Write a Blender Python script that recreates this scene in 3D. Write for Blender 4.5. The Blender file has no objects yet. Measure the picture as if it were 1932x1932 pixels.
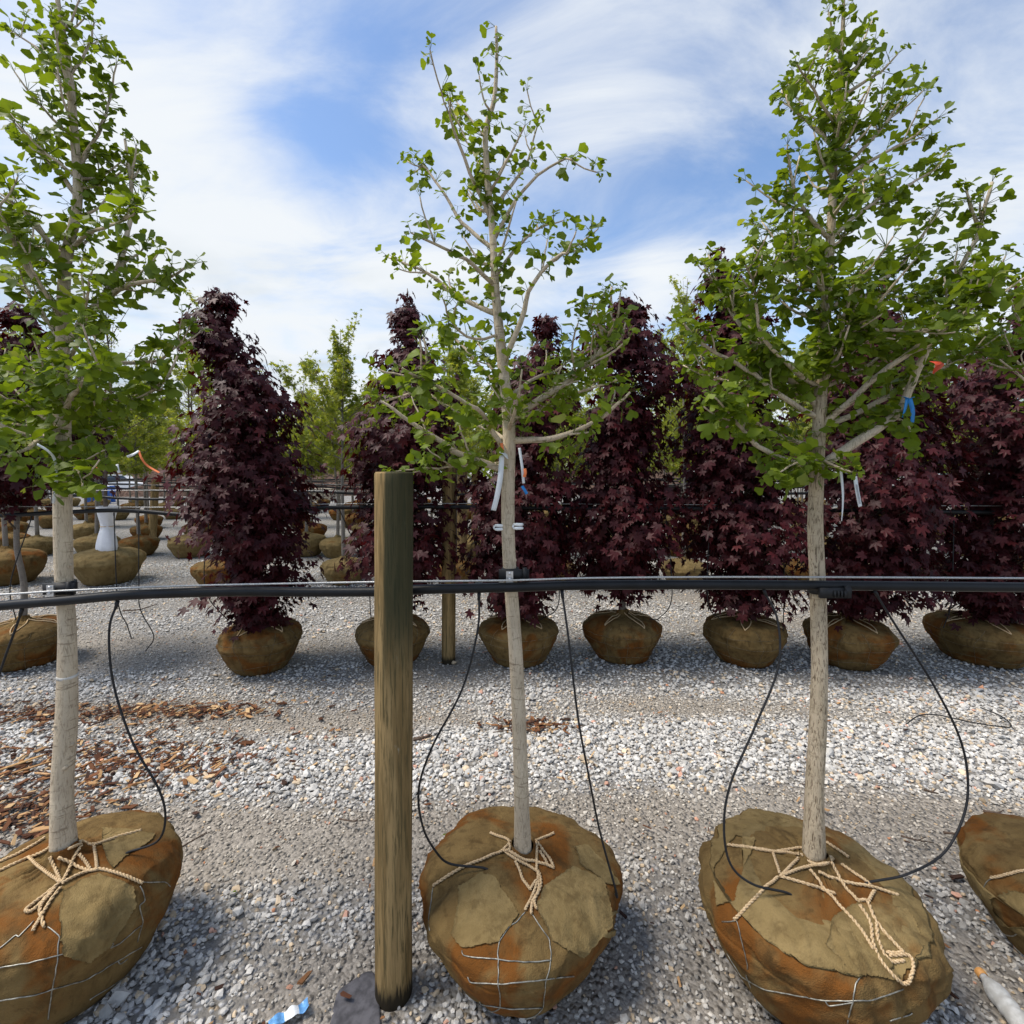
import bpy, math, random
import numpy as np
from mathutils import Matrix, Vector, geometry

# ------------------------------------------------------------------ camera, sky, sun, exposure
SC = bpy.context.scene
COL = SC.collection
R = math.radians
random.seed(7)
RNG = np.random.default_rng(7)

CAM_H = 1.67
FPX = 923.0                      # focal length in units of a 1932-wide picture
PITCH = R(2.5)
HORIZON = 890.0
YC = HORIZON + FPX * math.tan(PITCH)
cam_d = bpy.data.cameras.new('camera')
cam_d.sensor_width = 36.0
cam_d.sensor_height = 36.0
cam_d.lens = FPX / 1932.0 * 36.0
cam_d.shift_y = (YC - 966.0) / 1932.0
cam_d.clip_start = 0.05
cam_d.clip_end = 2000
cam = bpy.data.objects.new('camera', cam_d)
cam.location = (0, 0, CAM_H)
cam.rotation_euler = (R(90) - PITCH, 0, 0)
COL.objects.link(cam)
SC.camera = cam

SUN_AZ, SUN_EL = R(-95), R(60)   # azimuth clockwise from +Y
w = bpy.data.worlds.new('World')
SC.world = w
w.use_nodes = True
wt = w.node_tree
wt.nodes.clear()


def wn(kind, **kw):
    n = wt.nodes.new(kind)
    for k, v in kw.items():
        setattr(n, k, v)
    return n


def wl(a, b):
    wt.links.new(a, b)


def wmath(op, a, b=None, c=None):
    n = wn('ShaderNodeMath', operation=op)
    for i, v in enumerate((a, b, c)):
        if v is None:
            continue
        if isinstance(v, (int, float)):
            n.inputs[i].default_value = v
        else:
            wl(v, n.inputs[i])
    return n.outputs[0]


def pixdir(px, py):
    u, v = (px - 966) / FPX, (YC - py) / FPX
    d = Vector((u, math.cos(PITCH) + v * math.sin(PITCH), -math.sin(PITCH) + v * math.cos(PITCH)))
    return d.normalized()


sky = wn('ShaderNodeTexSky', sky_type='NISHITA', sun_disc=False)
sky.sun_elevation = SUN_EL
sky.sun_rotation = SUN_AZ % (2 * math.pi)
sky.air_density = 1.0
sky.dust_density = 0.6
sky.ozone_density = 1.5
tc = wn('ShaderNodeTexCoord')
sep = wn('ShaderNodeSeparateXYZ')
wl(tc.outputs['Generated'], sep.inputs[0])
zc = wmath('ADD', wmath('MAXIMUM', sep.outputs[2], 0.0), 0.16)
cx = wmath('DIVIDE', sep.outputs[0], zc)
cy = wmath('DIVIDE', sep.outputs[1], zc)
comb = wn('ShaderNodeCombineXYZ')
wl(cx, comb.inputs[0])
wl(cy, comb.inputs[1])
mp = wn('ShaderNodeMapping')
mp.inputs['Rotation'].default_value = (0, 0, R(-28))
mp.inputs['Scale'].default_value = (0.75, 1.35, 1)
mp.inputs['Location'].default_value = (3.1, 1.7, 0)
wl(comb.outputs[0], mp.inputs[0])
n1 = wn('ShaderNodeTexNoise')
n1.inputs['Scale'].default_value = 1.7
n1.inputs['Detail'].default_value = 9
n1.inputs['Roughness'].default_value = 0.60
n1.inputs['Distortion'].default_value = 0.7
wl(mp.outputs[0], n1.inputs['Vector'])
# openings of blue sky and thicker cloud
blobs = [(620, 270, 110, 0.22), (560, 215, 40, 0.08), (800, 0, 60, .08), (1420, 60, 30, .06), (1400, 330, 25, .06),
         (1330, 450, 40, .04), (1760, 30, 60, .08), (600, 60, 40, .04),
         (290, 260, 25, -.13), (760, 400, 80, -.17), (1150, 190, 60, -.13), (870, 180, 120, -.10), (1560, 90, 130, -.18),
         (1900, 300, 25, -.13), (450, 470, 40, -.07), (1240, 545, 260, -.30), (620, 640, 12, -.14), (1500, 600, 12, -.08), (200, 600, 12, -.08)]
acc = None
for px, py, k, wgt in blobs:
    d = pixdir(px, py)
    dt = wn('ShaderNodeVectorMath', operation='DOT_PRODUCT')
    wl(tc.outputs['Generated'], dt.inputs[0])
    dt.inputs[1].default_value = d
    e = wmath('EXPONENT', wmath('MULTIPLY', wmath('SUBTRACT', dt.outputs['Value'], 1.0), float(k) * 1.6))
    t = wmath('MULTIPLY', e, wgt)
    acc = t if acc is None else wmath('ADD', acc, t)
hz = wn('ShaderNodeMapRange', interpolation_type='SMOOTHSTEP')
hz.inputs['From Min'].default_value = 0.30
hz.inputs['From Max'].default_value = 0.02
wl(sep.outputs[2], hz.inputs['Value'])
dens = wmath('ADD', wmath('SUBTRACT', n1.outputs['Fac'], acc), wmath('MULTIPLY', hz.outputs[0], 0.20))
ramp = wn('ShaderNodeMapRange', interpolation_type='SMOOTHSTEP')
ramp.inputs['From Min'].default_value = 0.30
ramp.inputs['From Max'].default_value = 0.82
wl(dens, ramp.inputs['Value'])
# grey bellies low over the horizon
mp2 = wn('ShaderNodeMapping')
mp2.inputs['Scale'].default_value = (1.0, 1.0, 2.6)
wl(tc.outputs['Generated'], mp2.inputs[0])
n2 = wn('ShaderNodeTexNoise')
n2.inputs['Scale'].default_value = 5.0
n2.inputs['Detail'].default_value = 6
n2.inputs['Roughness'].default_value = 0.5
n2.inputs['Distortion'].default_value = 0.3
wl(mp2.outputs[0], n2.inputs['Vector'])
belly = wn('ShaderNodeMapRange', interpolation_type='SMOOTHSTEP')
belly.inputs['From Min'].default_value = 0.44
belly.inputs['From Max'].default_value = 0.68
wl(n2.outputs['Fac'], belly.inputs['Value'])
low = wn('ShaderNodeMapRange', interpolation_type='SMOOTHSTEP')
low.inputs['From Min'].default_value = 0.42
low.inputs['From Max'].default_value = 0.16
wl(sep.outputs[2], low.inputs['Value'])
cloudc = wn('ShaderNodeMix', data_type='RGBA')
cloudc.inputs['A'].default_value = (5.3, 5.55, 5.8, 1)
cloudc.inputs['B'].default_value = (3.3, 3.8, 4.2, 1)
wl(wmath('MULTIPLY', belly.outputs[0], low.outputs[0]), cloudc.inputs['Factor'])
skyg = wn('ShaderNodeMix', data_type='RGBA', blend_type='MULTIPLY')
skyg.inputs['Factor'].default_value = 1
skyg.inputs['B'].default_value = (1.18, 1.24, 1.30, 1)
wl(sky.outputs[0], skyg.inputs['A'])
mixc = wn('ShaderNodeMix', data_type='RGBA')
wl(ramp.outputs[0], mixc.inputs['Factor'])
wl(skyg.outputs['Result'], mixc.inputs['A'])
wl(cloudc.outputs['Result'], mixc.inputs['B'])
bg = wn('ShaderNodeBackground')
bg.inputs['Strength'].default_value = 0.10
wl(mixc.outputs['Result'], bg.inputs['Color'])
wo = wn('ShaderNodeOutputWorld')
wl(bg.outputs[0], wo.inputs[0])

sun_d = bpy.data.lights.new('sun', 'SUN')
sun_d.energy = 3.0
sun_d.angle = R(24)
sun_d.color = (1.0, 0.93, 0.83)
sun = bpy.data.objects.new('sun', sun_d)
sdir = Vector((math.sin(SUN_AZ) * math.cos(SUN_EL), math.cos(SUN_AZ) * math.cos(SUN_EL), math.sin(SUN_EL)))
sun.rotation_euler = (-sdir).to_track_quat('-Z', 'Y').to_euler()
sun.location = sdir * 30
COL.objects.link(sun)

SC.view_settings.view_transform = 'Standard'
SC.view_settings.look = 'None'
SC.view_settings.gamma = 1
SC.view_settings.use_curve_mapping = False
SC.view_settings.exposure = 0.75
SC.render.engine = 'CYCLES'
SC.cycles.max_bounces = 8
SC.cycles.transmission_bounces = 6


# ------------------------------------------------------------------ helpers
def P(px, py, Y):
    """point at forward distance Y whose direction from the viewpoint is that of picture position px, py"""
    u, v = (px - 966) / FPX, (YC - py) / FPX
    c, s = math.cos(PITCH), math.sin(PITCH)
    k = Y / (c + v * s)
    return np.array([u * k, Y, CAM_H + (-s + v * c) * k])


def proj(p):
    p = np.asarray(p, float)
    c, s = math.cos(PITCH), math.sin(PITCH)
    x, y, z = p[..., 0], p[..., 1], p[..., 2] - CAM_H
    dep = y * c - z * s
    up = y * s + z * c
    return 966 + FPX * x / dep, YC - FPX * up / dep


def pgz(px, py, z=0.0):
    """point on the horizontal plane z"""
    d = pixdir(px, py)
    k = (z - CAM_H) / d.z
    return np.array([d.x * k, d.y * k, z])


def nodemat(name):
    m = bpy.data.materials.new(name)
    m.use_nodes = True
    m.node_tree.nodes.clear()
    return m, m.node_tree


class NT:
    def __init__(s, name):
        s.m, s.t = nodemat(name)

    def n(s, kind, inp=None, **kw):
        nd = s.t.nodes.new(kind)
        for k, v in kw.items():
            setattr(nd, k, v)
        for k, v in (inp or {}).items():
            if hasattr(v, 'is_linked') or hasattr(v, 'links'):
                s.t.links.new(v, nd.inputs[k])
            else:
                nd.inputs[k].default_value = v
        return nd

    def math(s, op, a, b=0.0, clamp=False):
        nd = s.n('ShaderNodeMath', {0: a, 1: b}, operation=op)
        nd.use_clamp = clamp
        return nd.outputs[0]

    def mix(s, f, a, b, blend='MIX'):
        nd = s.t.nodes.new('ShaderNodeMix')
        nd.data_type = 'RGBA'
        nd.blend_type = blend
        for k, v in (('Factor', f), ('A', a), ('B', b)):
            sock = [i for i in nd.inputs if i.name == k and (i.type == 'RGBA' or k == 'Factor') and i.enabled][0]
            if hasattr(v, 'links'):
                s.t.links.new(v, sock)
            else:
                sock.default_value = v if not isinstance(v, tuple) or len(v) == 4 else (*v, 1)
        return [o for o in nd.outputs if o.type == 'RGBA'][0]

    def ramp(s, v, lo, hi, a=0.0, b=1.0, smooth=True):
        return s.n('ShaderNodeMapRange', {'Value': v, 'From Min': lo, 'From Max': hi, 'To Min': a, 'To Max': b},
                   interpolation_type='SMOOTHSTEP' if smooth else 'LINEAR').outputs[0]

    def noise(s, vec, scale, detail=4, rough=.55, dist=0.0):
        nd = s.n('ShaderNodeTexNoise', {'Scale': scale, 'Detail': detail, 'Roughness': rough, 'Distortion': dist})
        if vec is not None:
            s.t.links.new(vec, nd.inputs['Vector'])
        return nd

    def obj(s, scale=(1, 1, 1), rand=False):
        tc_ = s.n('ShaderNodeTexCoord').outputs['Object']
        mp_ = s.n('ShaderNodeMapping', {'Scale': scale})
        s.t.links.new(tc_, mp_.inputs[0])
        if rand:
            oi = s.n('ShaderNodeObjectInfo').outputs['Random']
            ml = s.math('MULTIPLY', oi, 37.0)
            cb = s.n('ShaderNodeCombineXYZ', {0: ml, 1: ml, 2: ml})
            s.t.links.new(cb.outputs[0], mp_.inputs['Location'])
        return mp_.outputs[0]

    def bsdf(s, color, rough=.6, spec=.4, bump=None, bstr=.3, bdist=.01, metal=0.0):
        b = s.n('ShaderNodeBsdfPrincipled', {'Roughness': rough, 'Metallic': metal, 'Specular IOR Level': spec})
        if hasattr(color, 'links'):
            s.t.links.new(color, b.inputs['Base Color'])
        else:
            b.inputs['Base Color'].default_value = (*color, 1)
        if bump is not None:
            bm = s.n('ShaderNodeBump', {'Strength': bstr, 'Distance': bdist, 'Height': bump})
            s.t.links.new(bm.outputs[0], b.inputs['Normal'])
        return b

    def out(s, sh):
        o = s.n('ShaderNodeOutputMaterial')
        s.t.links.new(sh.outputs[0], o.inputs[0])
        return s.m


def plain(name, col, rough=.6, spec=.4, metal=0.0, var=.12, scale=30):
    t = NT(name)
    nz = t.noise(t.obj(), scale, 3)
    c = t.mix(t.ramp(nz.outputs['Fac'], .3, .7), tuple(x * (1 - var) for x in col), tuple(min(1, x * (1 + var)) for x in col))
    return t.out(t.bsdf(c, rough, spec, metal=metal, bump=nz.outputs['Fac'], bstr=.08))


def make_mesh(name, V, faces, mat=None, smooth=True, attrs=None, colattr=None):
    """faces: list of int arrays (k,3) / (k,4)"""
    me = bpy.data.meshes.new(name)
    V = np.ascontiguousarray(V, dtype=np.float32)
    faces = [np.asarray(f, dtype=np.int32) for f in faces if len(f)]
    me.vertices.add(len(V))
    me.vertices.foreach_set('co', V.ravel())
    li = np.concatenate([f.ravel() for f in faces])
    lt = np.concatenate([np.full(len(f), f.shape[1], np.int32) for f in faces])
    ls = np.concatenate([[0], np.cumsum(lt)[:-1]]).astype(np.int32)
    me.loops.add(len(li))
    me.loops.foreach_set('vertex_index', li)
    me.polygons.add(len(lt))
    me.polygons.foreach_set('loop_start', ls)
    me.polygons.foreach_set('loop_total', lt)
    me.polygons.foreach_set('use_smooth', np.full(len(lt), smooth))
    for k, a in (attrs or {}).items():
        at = me.attributes.new(k, 'FLOAT', 'POINT')
        at.data.foreach_set('value', np.ascontiguousarray(a, dtype=np.float32))
    for k, a in (colattr or {}).items():
        at = me.attributes.new(k, 'FLOAT_COLOR', 'POINT')
        a = np.concatenate([a, np.ones((len(a), 1))], 1)
        at.data.foreach_set('color', np.ascontiguousarray(a, dtype=np.float32).ravel())
    me.update(calc_edges=True)
    me.validate()
    if mat:
        me.materials.append(mat)
    return me


def link(name, me, parent=None, loc=None):
    o = bpy.data.objects.new(name, me)
    COL.objects.link(o)
    if parent is not None:
        o.parent = parent
    if loc is not None:
        o.location = loc
    return o


def tag(o, label=None, cat=None, group=None, kind=None):
    if label:
        o['label'] = label
    if cat:
        o['category'] = cat
    if group:
        o['group'] = group
    if kind:
        o['kind'] = kind
    return o


class MB:
    def __init__(s):
        s.V, s.T, s.Q, s.n = [], [], [], 0

    def add(s, V, F):
        V = np.asarray(V, float)
        F = np.asarray(F, int)
        s.V.append(V)
        (s.T if F.shape[1] == 3 else s.Q).append(F + s.n)
        s.n += len(V)
        return s

    def mesh(s, name, mat, smooth=True, off=None):
        V = np.concatenate(s.V)
        if off is not None:
            V = V - np.asarray(off)
        fs = []
        if s.Q:
            fs.append(np.concatenate(s.Q))
        if s.T:
            fs.append(np.concatenate(s.T))
        return make_mesh(name, V, fs, mat, smooth)

    def obj(s, name, mat, parent=None, smooth=True, off=None):
        return link(name, s.mesh(name, mat, smooth, off), parent)

    def tube(s, pts, rad, sides=8, cap=True):
        V, Q, T = tube(pts, rad, sides, cap)
        n0 = s.n
        s.V.append(V)
        s.Q.append(Q + n0)
        if len(T):
            s.T.append(T + n0)
        s.n += len(V)
        return s

    def box(s, c, size, rot=None):
        c = np.asarray(c, float)
        h = np.asarray(size, float) / 2
        sg = np.array([[x, y, z] for x in (-1, 1) for y in (-1, 1) for z in (-1, 1)], float) * h
        if rot is not None:
            sg = sg @ np.asarray(rot).T
        return s.add(sg + c, [[0, 1, 3, 2], [4, 6, 7, 5], [0, 4, 5, 1], [2, 3, 7, 6], [0, 2, 6, 4], [1, 5, 7, 3]])

    def lathe(s, prof, sides=24, c=(0, 0, 0), M=None):
        prof = np.asarray(prof, float)
        a = np.linspace(0, 2 * np.pi, sides, endpoint=False)
        V = np.stack([prof[:, None, 0] * np.cos(a), prof[:, None, 0] * np.sin(a), np.repeat(prof[:, 1:2], sides, 1)], -1).reshape(-1, 3)
        if M is not None:
            V = V @ np.asarray(M).T
        V = V + np.asarray(c)
        return s.add(V, gridfaces(len(prof), sides, True))


def gridfaces(rows, cols, wrap=False):
    i = np.arange(rows - 1)[:, None]
    j = np.arange(cols if wrap else cols - 1)[None, :]
    j2 = (j + 1) % cols
    return np.stack([i * cols + j, i * cols + j2, (i + 1) * cols + j2, (i + 1) * cols + j], -1).reshape(-1, 4)


def tube(pts, rad, sides=8, cap=True):
    pts = np.asarray(pts, float)
    n = len(pts)
    rad = np.broadcast_to(np.asarray(rad, float), (n,)) if np.ndim(rad) < 2 else rad
    t = np.gradient(pts, axis=0)
    t /= np.linalg.norm(t, axis=1, keepdims=True) + 1e-9
    u = np.zeros_like(pts)
    ref = np.array([0, 0, 1.0]) if abs(t[0][2]) < .8 else np.array([0, 1.0, 0])
    v = np.cross(t[0], ref)
    u[0] = v / np.linalg.norm(v)
    for i in range(1, n):
        v = u[i - 1] - t[i] * np.dot(u[i - 1], t[i])
        u[i] = v / (np.linalg.norm(v) + 1e-9)
    b = np.cross(t, u)
    a = np.linspace(0, 2 * np.pi, sides, endpoint=False)
    ring = u[:, None] * np.cos(a)[None, :, None] + b[:, None] * np.sin(a)[None, :, None]
    rr = rad[:, None, None] if np.ndim(rad) == 1 else rad[:, :, None]
    V = (pts[:, None] + ring * rr).reshape(-1, 3)
    Q = gridfaces(n, sides, True)
    T = np.zeros((0, 3), int)
    if cap:
        V = np.concatenate([V, pts[:1], pts[-1:]])
        k = np.arange(sides)
        k2 = (k + 1) % sides
        T = np.concatenate([np.stack([k2, k, np.full(sides, n * sides)], 1),
                            np.stack([(n - 1) * sides + k, (n - 1) * sides + k2, np.full(sides, n * sides + 1)], 1)])
    return V, Q, T


def smooth(pts, n):
    """Catmull-Rom through the points, n samples"""
    p = np.asarray(pts, float)
    if len(p) == 2:
        return p[0] + (p[1] - p[0]) * np.linspace(0, 1, n)[:, None]
    p = np.concatenate([[2 * p[0] - p[1]], p, [2 * p[-1] - p[-2]]])
    m = len(p) - 3
    t = np.linspace(0, m - 1e-6, n)
    i = t.astype(int)
    f = (t - i)[:, None]
    a, b, c, d = p[i], p[i + 1], p[i + 2], p[i + 3]
    return .5 * (2 * b + (c - a) * f + (2 * a - 5 * b + 4 * c - d) * f ** 2 + (3 * b - a - 3 * c + d) * f ** 3)


class Waves:
    """cheap vector noise: a sum of sines"""

    def __init__(s, seed, dim=3, n=18, lo=1.0, hi=6.0):
        r = np.random.default_rng(seed)
        d = r.normal(size=(n, dim))
        d /= np.linalg.norm(d, axis=1, keepdims=True)
        f = np.exp(r.uniform(np.log(lo), np.log(hi), n))
        s.k = d * f[:, None] * 2 * np.pi
        s.a = (f / lo) ** -.7
        s.a /= np.sqrt((s.a ** 2).sum() / 2)
        s.p = r.uniform(0, 6.28, n)

    def __call__(s, x):
        return (np.sin(np.asarray(x) @ s.k.T + s.p) * s.a).sum(-1)


# ------------------------------------------------------------------ materials
def m_bark(name, c1, c2, cdark, fiss=1.0, lentic=.6):
    t = NT(name)
    v = t.obj((1, 1, .16), True)
    n1_ = t.noise(v, 130, 6, .68, 1.6)
    n2_ = t.noise(t.obj((1, 1, 1), True), 9, 4, .6)
    n3_ = t.noise(t.obj((1, 1, 7), True), 13, 4, .7)
    c = t.mix(t.ramp(n2_.outputs['Fac'], .35, .65), c1, c2)
    c = t.mix(t.math('MULTIPLY', t.ramp(n1_.outputs['Fac'], .50, .62), fiss * .75), c, cdark)
    c = t.mix(t.math('MULTIPLY', t.ramp(n3_.outputs['Fac'], .57, .66), lentic), c, cdark)
    h = t.math('SUBTRACT', t.math('MULTIPLY', n3_.outputs['Fac'], .6), t.math('MULTIPLY', n1_.outputs['Fac'], fiss))
    return t.out(t.bsdf(c, .85, .2, h, .7, .006))


def m_leaf(name, ca, cb, cc, trans, tcol, rough=.45, spec=.4):
    """ca..cb by the leaf's own random value, cc on a few leaves; translucent"""
    t = NT(name)
    r = t.n('ShaderNodeAttribute', attribute_name='rnd').outputs['Fac']
    oi = t.n('ShaderNodeObjectInfo').outputs['Random']
    rr = t.math('FRACT', t.math('ADD', r, t.math('MULTIPLY', oi, .35)))
    nz = t.noise(t.obj(), 45, 2)
    c = t.mix(rr, ca, cb)
    c = t.mix(t.ramp(rr, .975, .995), c, cc)
    c = t.mix(t.math('MULTIPLY', nz.outputs['Fac'], .35), c, tuple(x * .6 for x in ca))
    b = t.bsdf(c, rough, spec)
    tr = t.n('ShaderNodeBsdfTranslucent')
    tc2 = t.mix(1.0, c, tcol, 'MULTIPLY')
    t.t.links.new(tc2, tr.inputs[0])
    mx = t.n('ShaderNodeMixShader', {0: trans})
    t.t.links.new(b.outputs[0], mx.inputs[1])
    t.t.links.new(tr.outputs[0], mx.inputs[2])
    return t.out(mx)


def m_burlap(name, base, tan, rust, soil, rustlo=.47):
    t = NT(name)
    v = t.obj((1, 1, 1), True)
    nz = t.noise(v, 3.4, 4, .55, .8)
    n2_ = t.noise(v, 9, 5, .6, .5)
    n3_ = t.noise(v, 190, 2, .6)
    vs = t.obj((1, 1, .35), True)
    n4_ = t.noise(vs, 16, 4, .6)
    c = t.mix(t.ramp(n2_.outputs['Fac'], .35, .65), base, tan)
    c = t.mix(t.ramp(nz.outputs['Fac'], rustlo, rustlo + .14), c, rust)
    c = t.mix(t.math('MULTIPLY', t.ramp(n4_.outputs['Fac'], .52, .72), .65), c, soil)
    c = t.mix(t.math('MULTIPLY', n3_.outputs['Fac'], .45), c, tuple(x * .55 for x in base))
    wv = t.n('ShaderNodeTexVoronoi', {'Scale': 330.0})
    t.t.links.new(v, wv.inputs['Vector'])
    h = t.math('ADD', t.math('MULTIPLY', wv.outputs['Distance'], .5), n3_.outputs['Fac'])
    h = t.math('ADD', h, t.math('MULTIPLY', n2_.outputs['Fac'], 3.0))
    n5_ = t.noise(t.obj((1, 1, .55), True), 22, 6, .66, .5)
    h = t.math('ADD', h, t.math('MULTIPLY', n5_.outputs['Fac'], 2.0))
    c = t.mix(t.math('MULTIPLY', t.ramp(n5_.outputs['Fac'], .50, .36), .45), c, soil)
    b_ = t.bsdf(c, .95, .1, h, .5, .005)
    return t.out(b_)


M = {}
M['bark_gink'] = m_bark('ginkgo_bark', (.60, .50, .36), (.49, .40, .285), (.19, .14, .09), .75, .7)
M['bark_ridge'] = m_bark('ridged_bark', (.56, .45, .31), (.45, .36, .24), (.14, .10, .06), 1.25, .35)
M['bark_dark'] = m_bark('maple_bark', (.13, .10, .075), (.09, .07, .05), (.04, .03, .022), .7, .4)
M['bark_grey'] = m_bark('grey_bark', (.24, .21, .18), (.18, .16, .135), (.08, .065, .05), .6, .5)
M['leaf_gink'] = m_leaf('ginkgo_leaf', (.105, .160, .011), (.205, .275, .020), (.30, .33, .06), .48, (1.35, 1.3, .6), .5, .25)
M['leaf_maple'] = m_leaf('purple_leaf', (.030, .0042, .0062), (.062, .0085, .0105), (.105, .020, .020), .16, (2.6, .8, .6), .52, .20)
M['leaf_far'] = m_leaf('yellow_green_leaf', (.22, .29, .035), (.36, .39, .07), (.40, .30, .12), .5, (1.25, 1.15, .5))
M['leaf_tree'] = m_leaf('green_leaf', (.12, .18, .03), (.20, .26, .05), (.25, .25, .08), .4, (1.3, 1.2, .5))
M['burlap'] = m_burlap('burlap', (.148, .094, .036), (.210, .138, .054), (.170, .060, .011), (.060, .035, .013))
M['burlap_tan'] = m_burlap('burlap_tan', (.200, .140, .058), (.270, .193, .084), (.17, .075, .020), (.092, .058, .023), .60)


def m_twine():
    t = NT('twine')
    nz = t.noise(t.obj(), 260, 3, .7)
    c = t.mix(t.ramp(nz.outputs['Fac'], .35, .65), (.40, .27, .14), (.66, .50, .31))
    return t.out(t.bsdf(c, .95, .1, nz.outputs['Fac'], .5, .002))


M['twine'] = m_twine()
M['wire'] = plain('galvanised_wire', (.30, .29, .25), .5, .5, .7, .45, 60)
M['wire_dull'] = plain('weathered_wire', (.15, .115, .065), .7, .3, .3, .5, 60)
M['cable'] = plain('steel_cable', (.42, .42, .41), .45, .5, .8, .2, 200)
M['steel'] = plain('clip_steel', (.62, .62, .62), .35, .5, .9, .1, 50)
M['hose'] = plain('black_poly_pipe', (.006, .0065, .0075), .45, .28, 0, .4, 14)
M['rubber'] = plain('black_rubber', (.010, .010, .011), .6, .4, 0, .3, 40)
M['ribbon_white'] = plain('white_tag', (.72, .74, .74), .5, .4, 0, .08, 25)
M['print'] = plain('grey_print', (.33, .34, .35), .6, .3, 0, .2, 80)
M['ribbon_blue'] = plain('blue_ribbon', (.012, .20, .52), .45, .4, 0, .2, 40)
M['ribbon_orange'] = plain('orange_ribbon', (.85, .22, .07), .5, .4, 0, .12, 30)
M['ribbon_red'] = plain('red_tag', (.62, .07, .025), .5, .4, 0, .25, 40)
M['paper'] = plain('white_wrap', (.74, .74, .76), .8, .2, 0, .05, 12)
M['trunk_tape'] = plain('trunk_tape', (.52, .50, .46), .8, .2, 0, .2, 40)
M['blue_plastic'] = plain('blue_plastic', (.025, .12, .45), .4, .5, 0, .15, 4)
M['grey_metal'] = plain('grey_painted_steel', (.13, .155, .16), .55, .4, 0, .2, 3)
M['white_paint'] = plain('white_paint', (.74, .75, .76), .35, .5, 0, .04, 3)
M['grey_paint'] = plain('silver_paint', (.36, .38, .40), .35, .5, .3, .05, 3)
M['tyre'] = plain('tyre_rubber', (.015, .015, .016), .8, .3, 0, .3, 20)
M['glass_dark'] = plain('dark_glass', (.02, .025, .03), .08, .6, 0, .1, 3)
M['pallet'] = plain('pallet_wood', (.42, .36, .28), .8, .2, 0, .25, 9)
M['mulch'] = plain('mulch', (.085, .055, .042), .95, .1, 0, .5, 6)
M['twig'] = plain('dead_twig', (.085, .06, .045), .9, .2, 0, .4, 60)
M['cap'] = plain('orange_cap', (.62, .30, .09), .5, .4, 0, .1, 60)
M['wrapper_blue'] = plain('blue_wrapper', (.13, .33, .62), .35, .5, 0, .25, 60)
M['cloth_grey'] = plain('wet_ground_cloth', (.085, .082, .088), .8, .2, 0, .35, 35)


def m_post(name, stain):
    t = NT(name)
    g = t.noise(t.obj((1, 1, .05)), 150, 6, .66, .5)
    g2 = t.noise(t.obj((1, 1, .09)), 22, 4, .6, .9)
    c = t.mix(t.ramp(g2.outputs['Fac'], .36, .64), (.180, .116, .045), (.32, .216, .094))
    c = t.mix(t.ramp(g.outputs['Fac'], .46, .64), c, (.100, .074, .030))
    n_ = t.noise(t.obj((1, 1, .25)), 26, 4, .7)
    c = t.mix(t.math('MULTIPLY', t.ramp(n_.outputs['Fac'], .66, .74), .55), c, (.33, .31, .24))
    sp = t.n('ShaderNodeSeparateXYZ')
    t.t.links.new(t.n('ShaderNodeTexCoord').outputs['Object'], sp.inputs[0])
    if stain:
        # olive preservative stain with a ragged edge down one side of the upper end
        e = t.math('ADD', sp.outputs[0], t.math('MULTIPLY', t.math('SUBTRACT', g2.outputs['Fac'], .5), .016))
        e = t.math('ADD', e, t.math('MULTIPLY', t.math('SUBTRACT', sp.outputs[2], 1.45), -.022))
        f = t.math('MULTIPLY', t.ramp(e, -.004, .006), t.ramp(t.math('ADD', sp.outputs[2], t.math('MULTIPLY', g2.outputs['Fac'], .35)), 1.12, 1.46))
        c = t.mix(t.math('MULTIPLY', f, .88), c, (.026, .030, .014))
    jag = t.math('ADD', sp.outputs[2], t.math('MULTIPLY', t.math('SUBTRACT', g.outputs['Fac'], .5), .16))
    c = t.mix(t.ramp(jag, .075, .035), c, (.022, .016, .008))
    h = t.math('ADD', g.outputs['Fac'], t.math('MULTIPLY', g2.outputs['Fac'], 1.5))
    return t.out(t.bsdf(c, .8, .22, h, .5, .004))


M['post'] = m_post('treated_post_stained', True)
M['post2'] = m_post('treated_post', False)


def m_attr(name, rough, spec, scale, bstr):
    t = NT(name)
    c = t.n('ShaderNodeAttribute', attribute_name='col').outputs['Color']
    nz = t.noise(t.n('ShaderNodeTexCoord').outputs['Object'], scale, 3)
    c = t.mix(t.math('MULTIPLY', nz.outputs['Fac'], .4), c, t.mix(1.0, c, (.62, .60, .57), 'MULTIPLY'))
    return t.out(t.bsdf(c, rough, spec, nz.outputs['Fac'], bstr, .003))


M['stone'] = m_attr('gravel_stone', .85, .25, 160, .35)
M['chip'] = m_attr('wood_chip', .9, .15, 220, .5)


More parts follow.
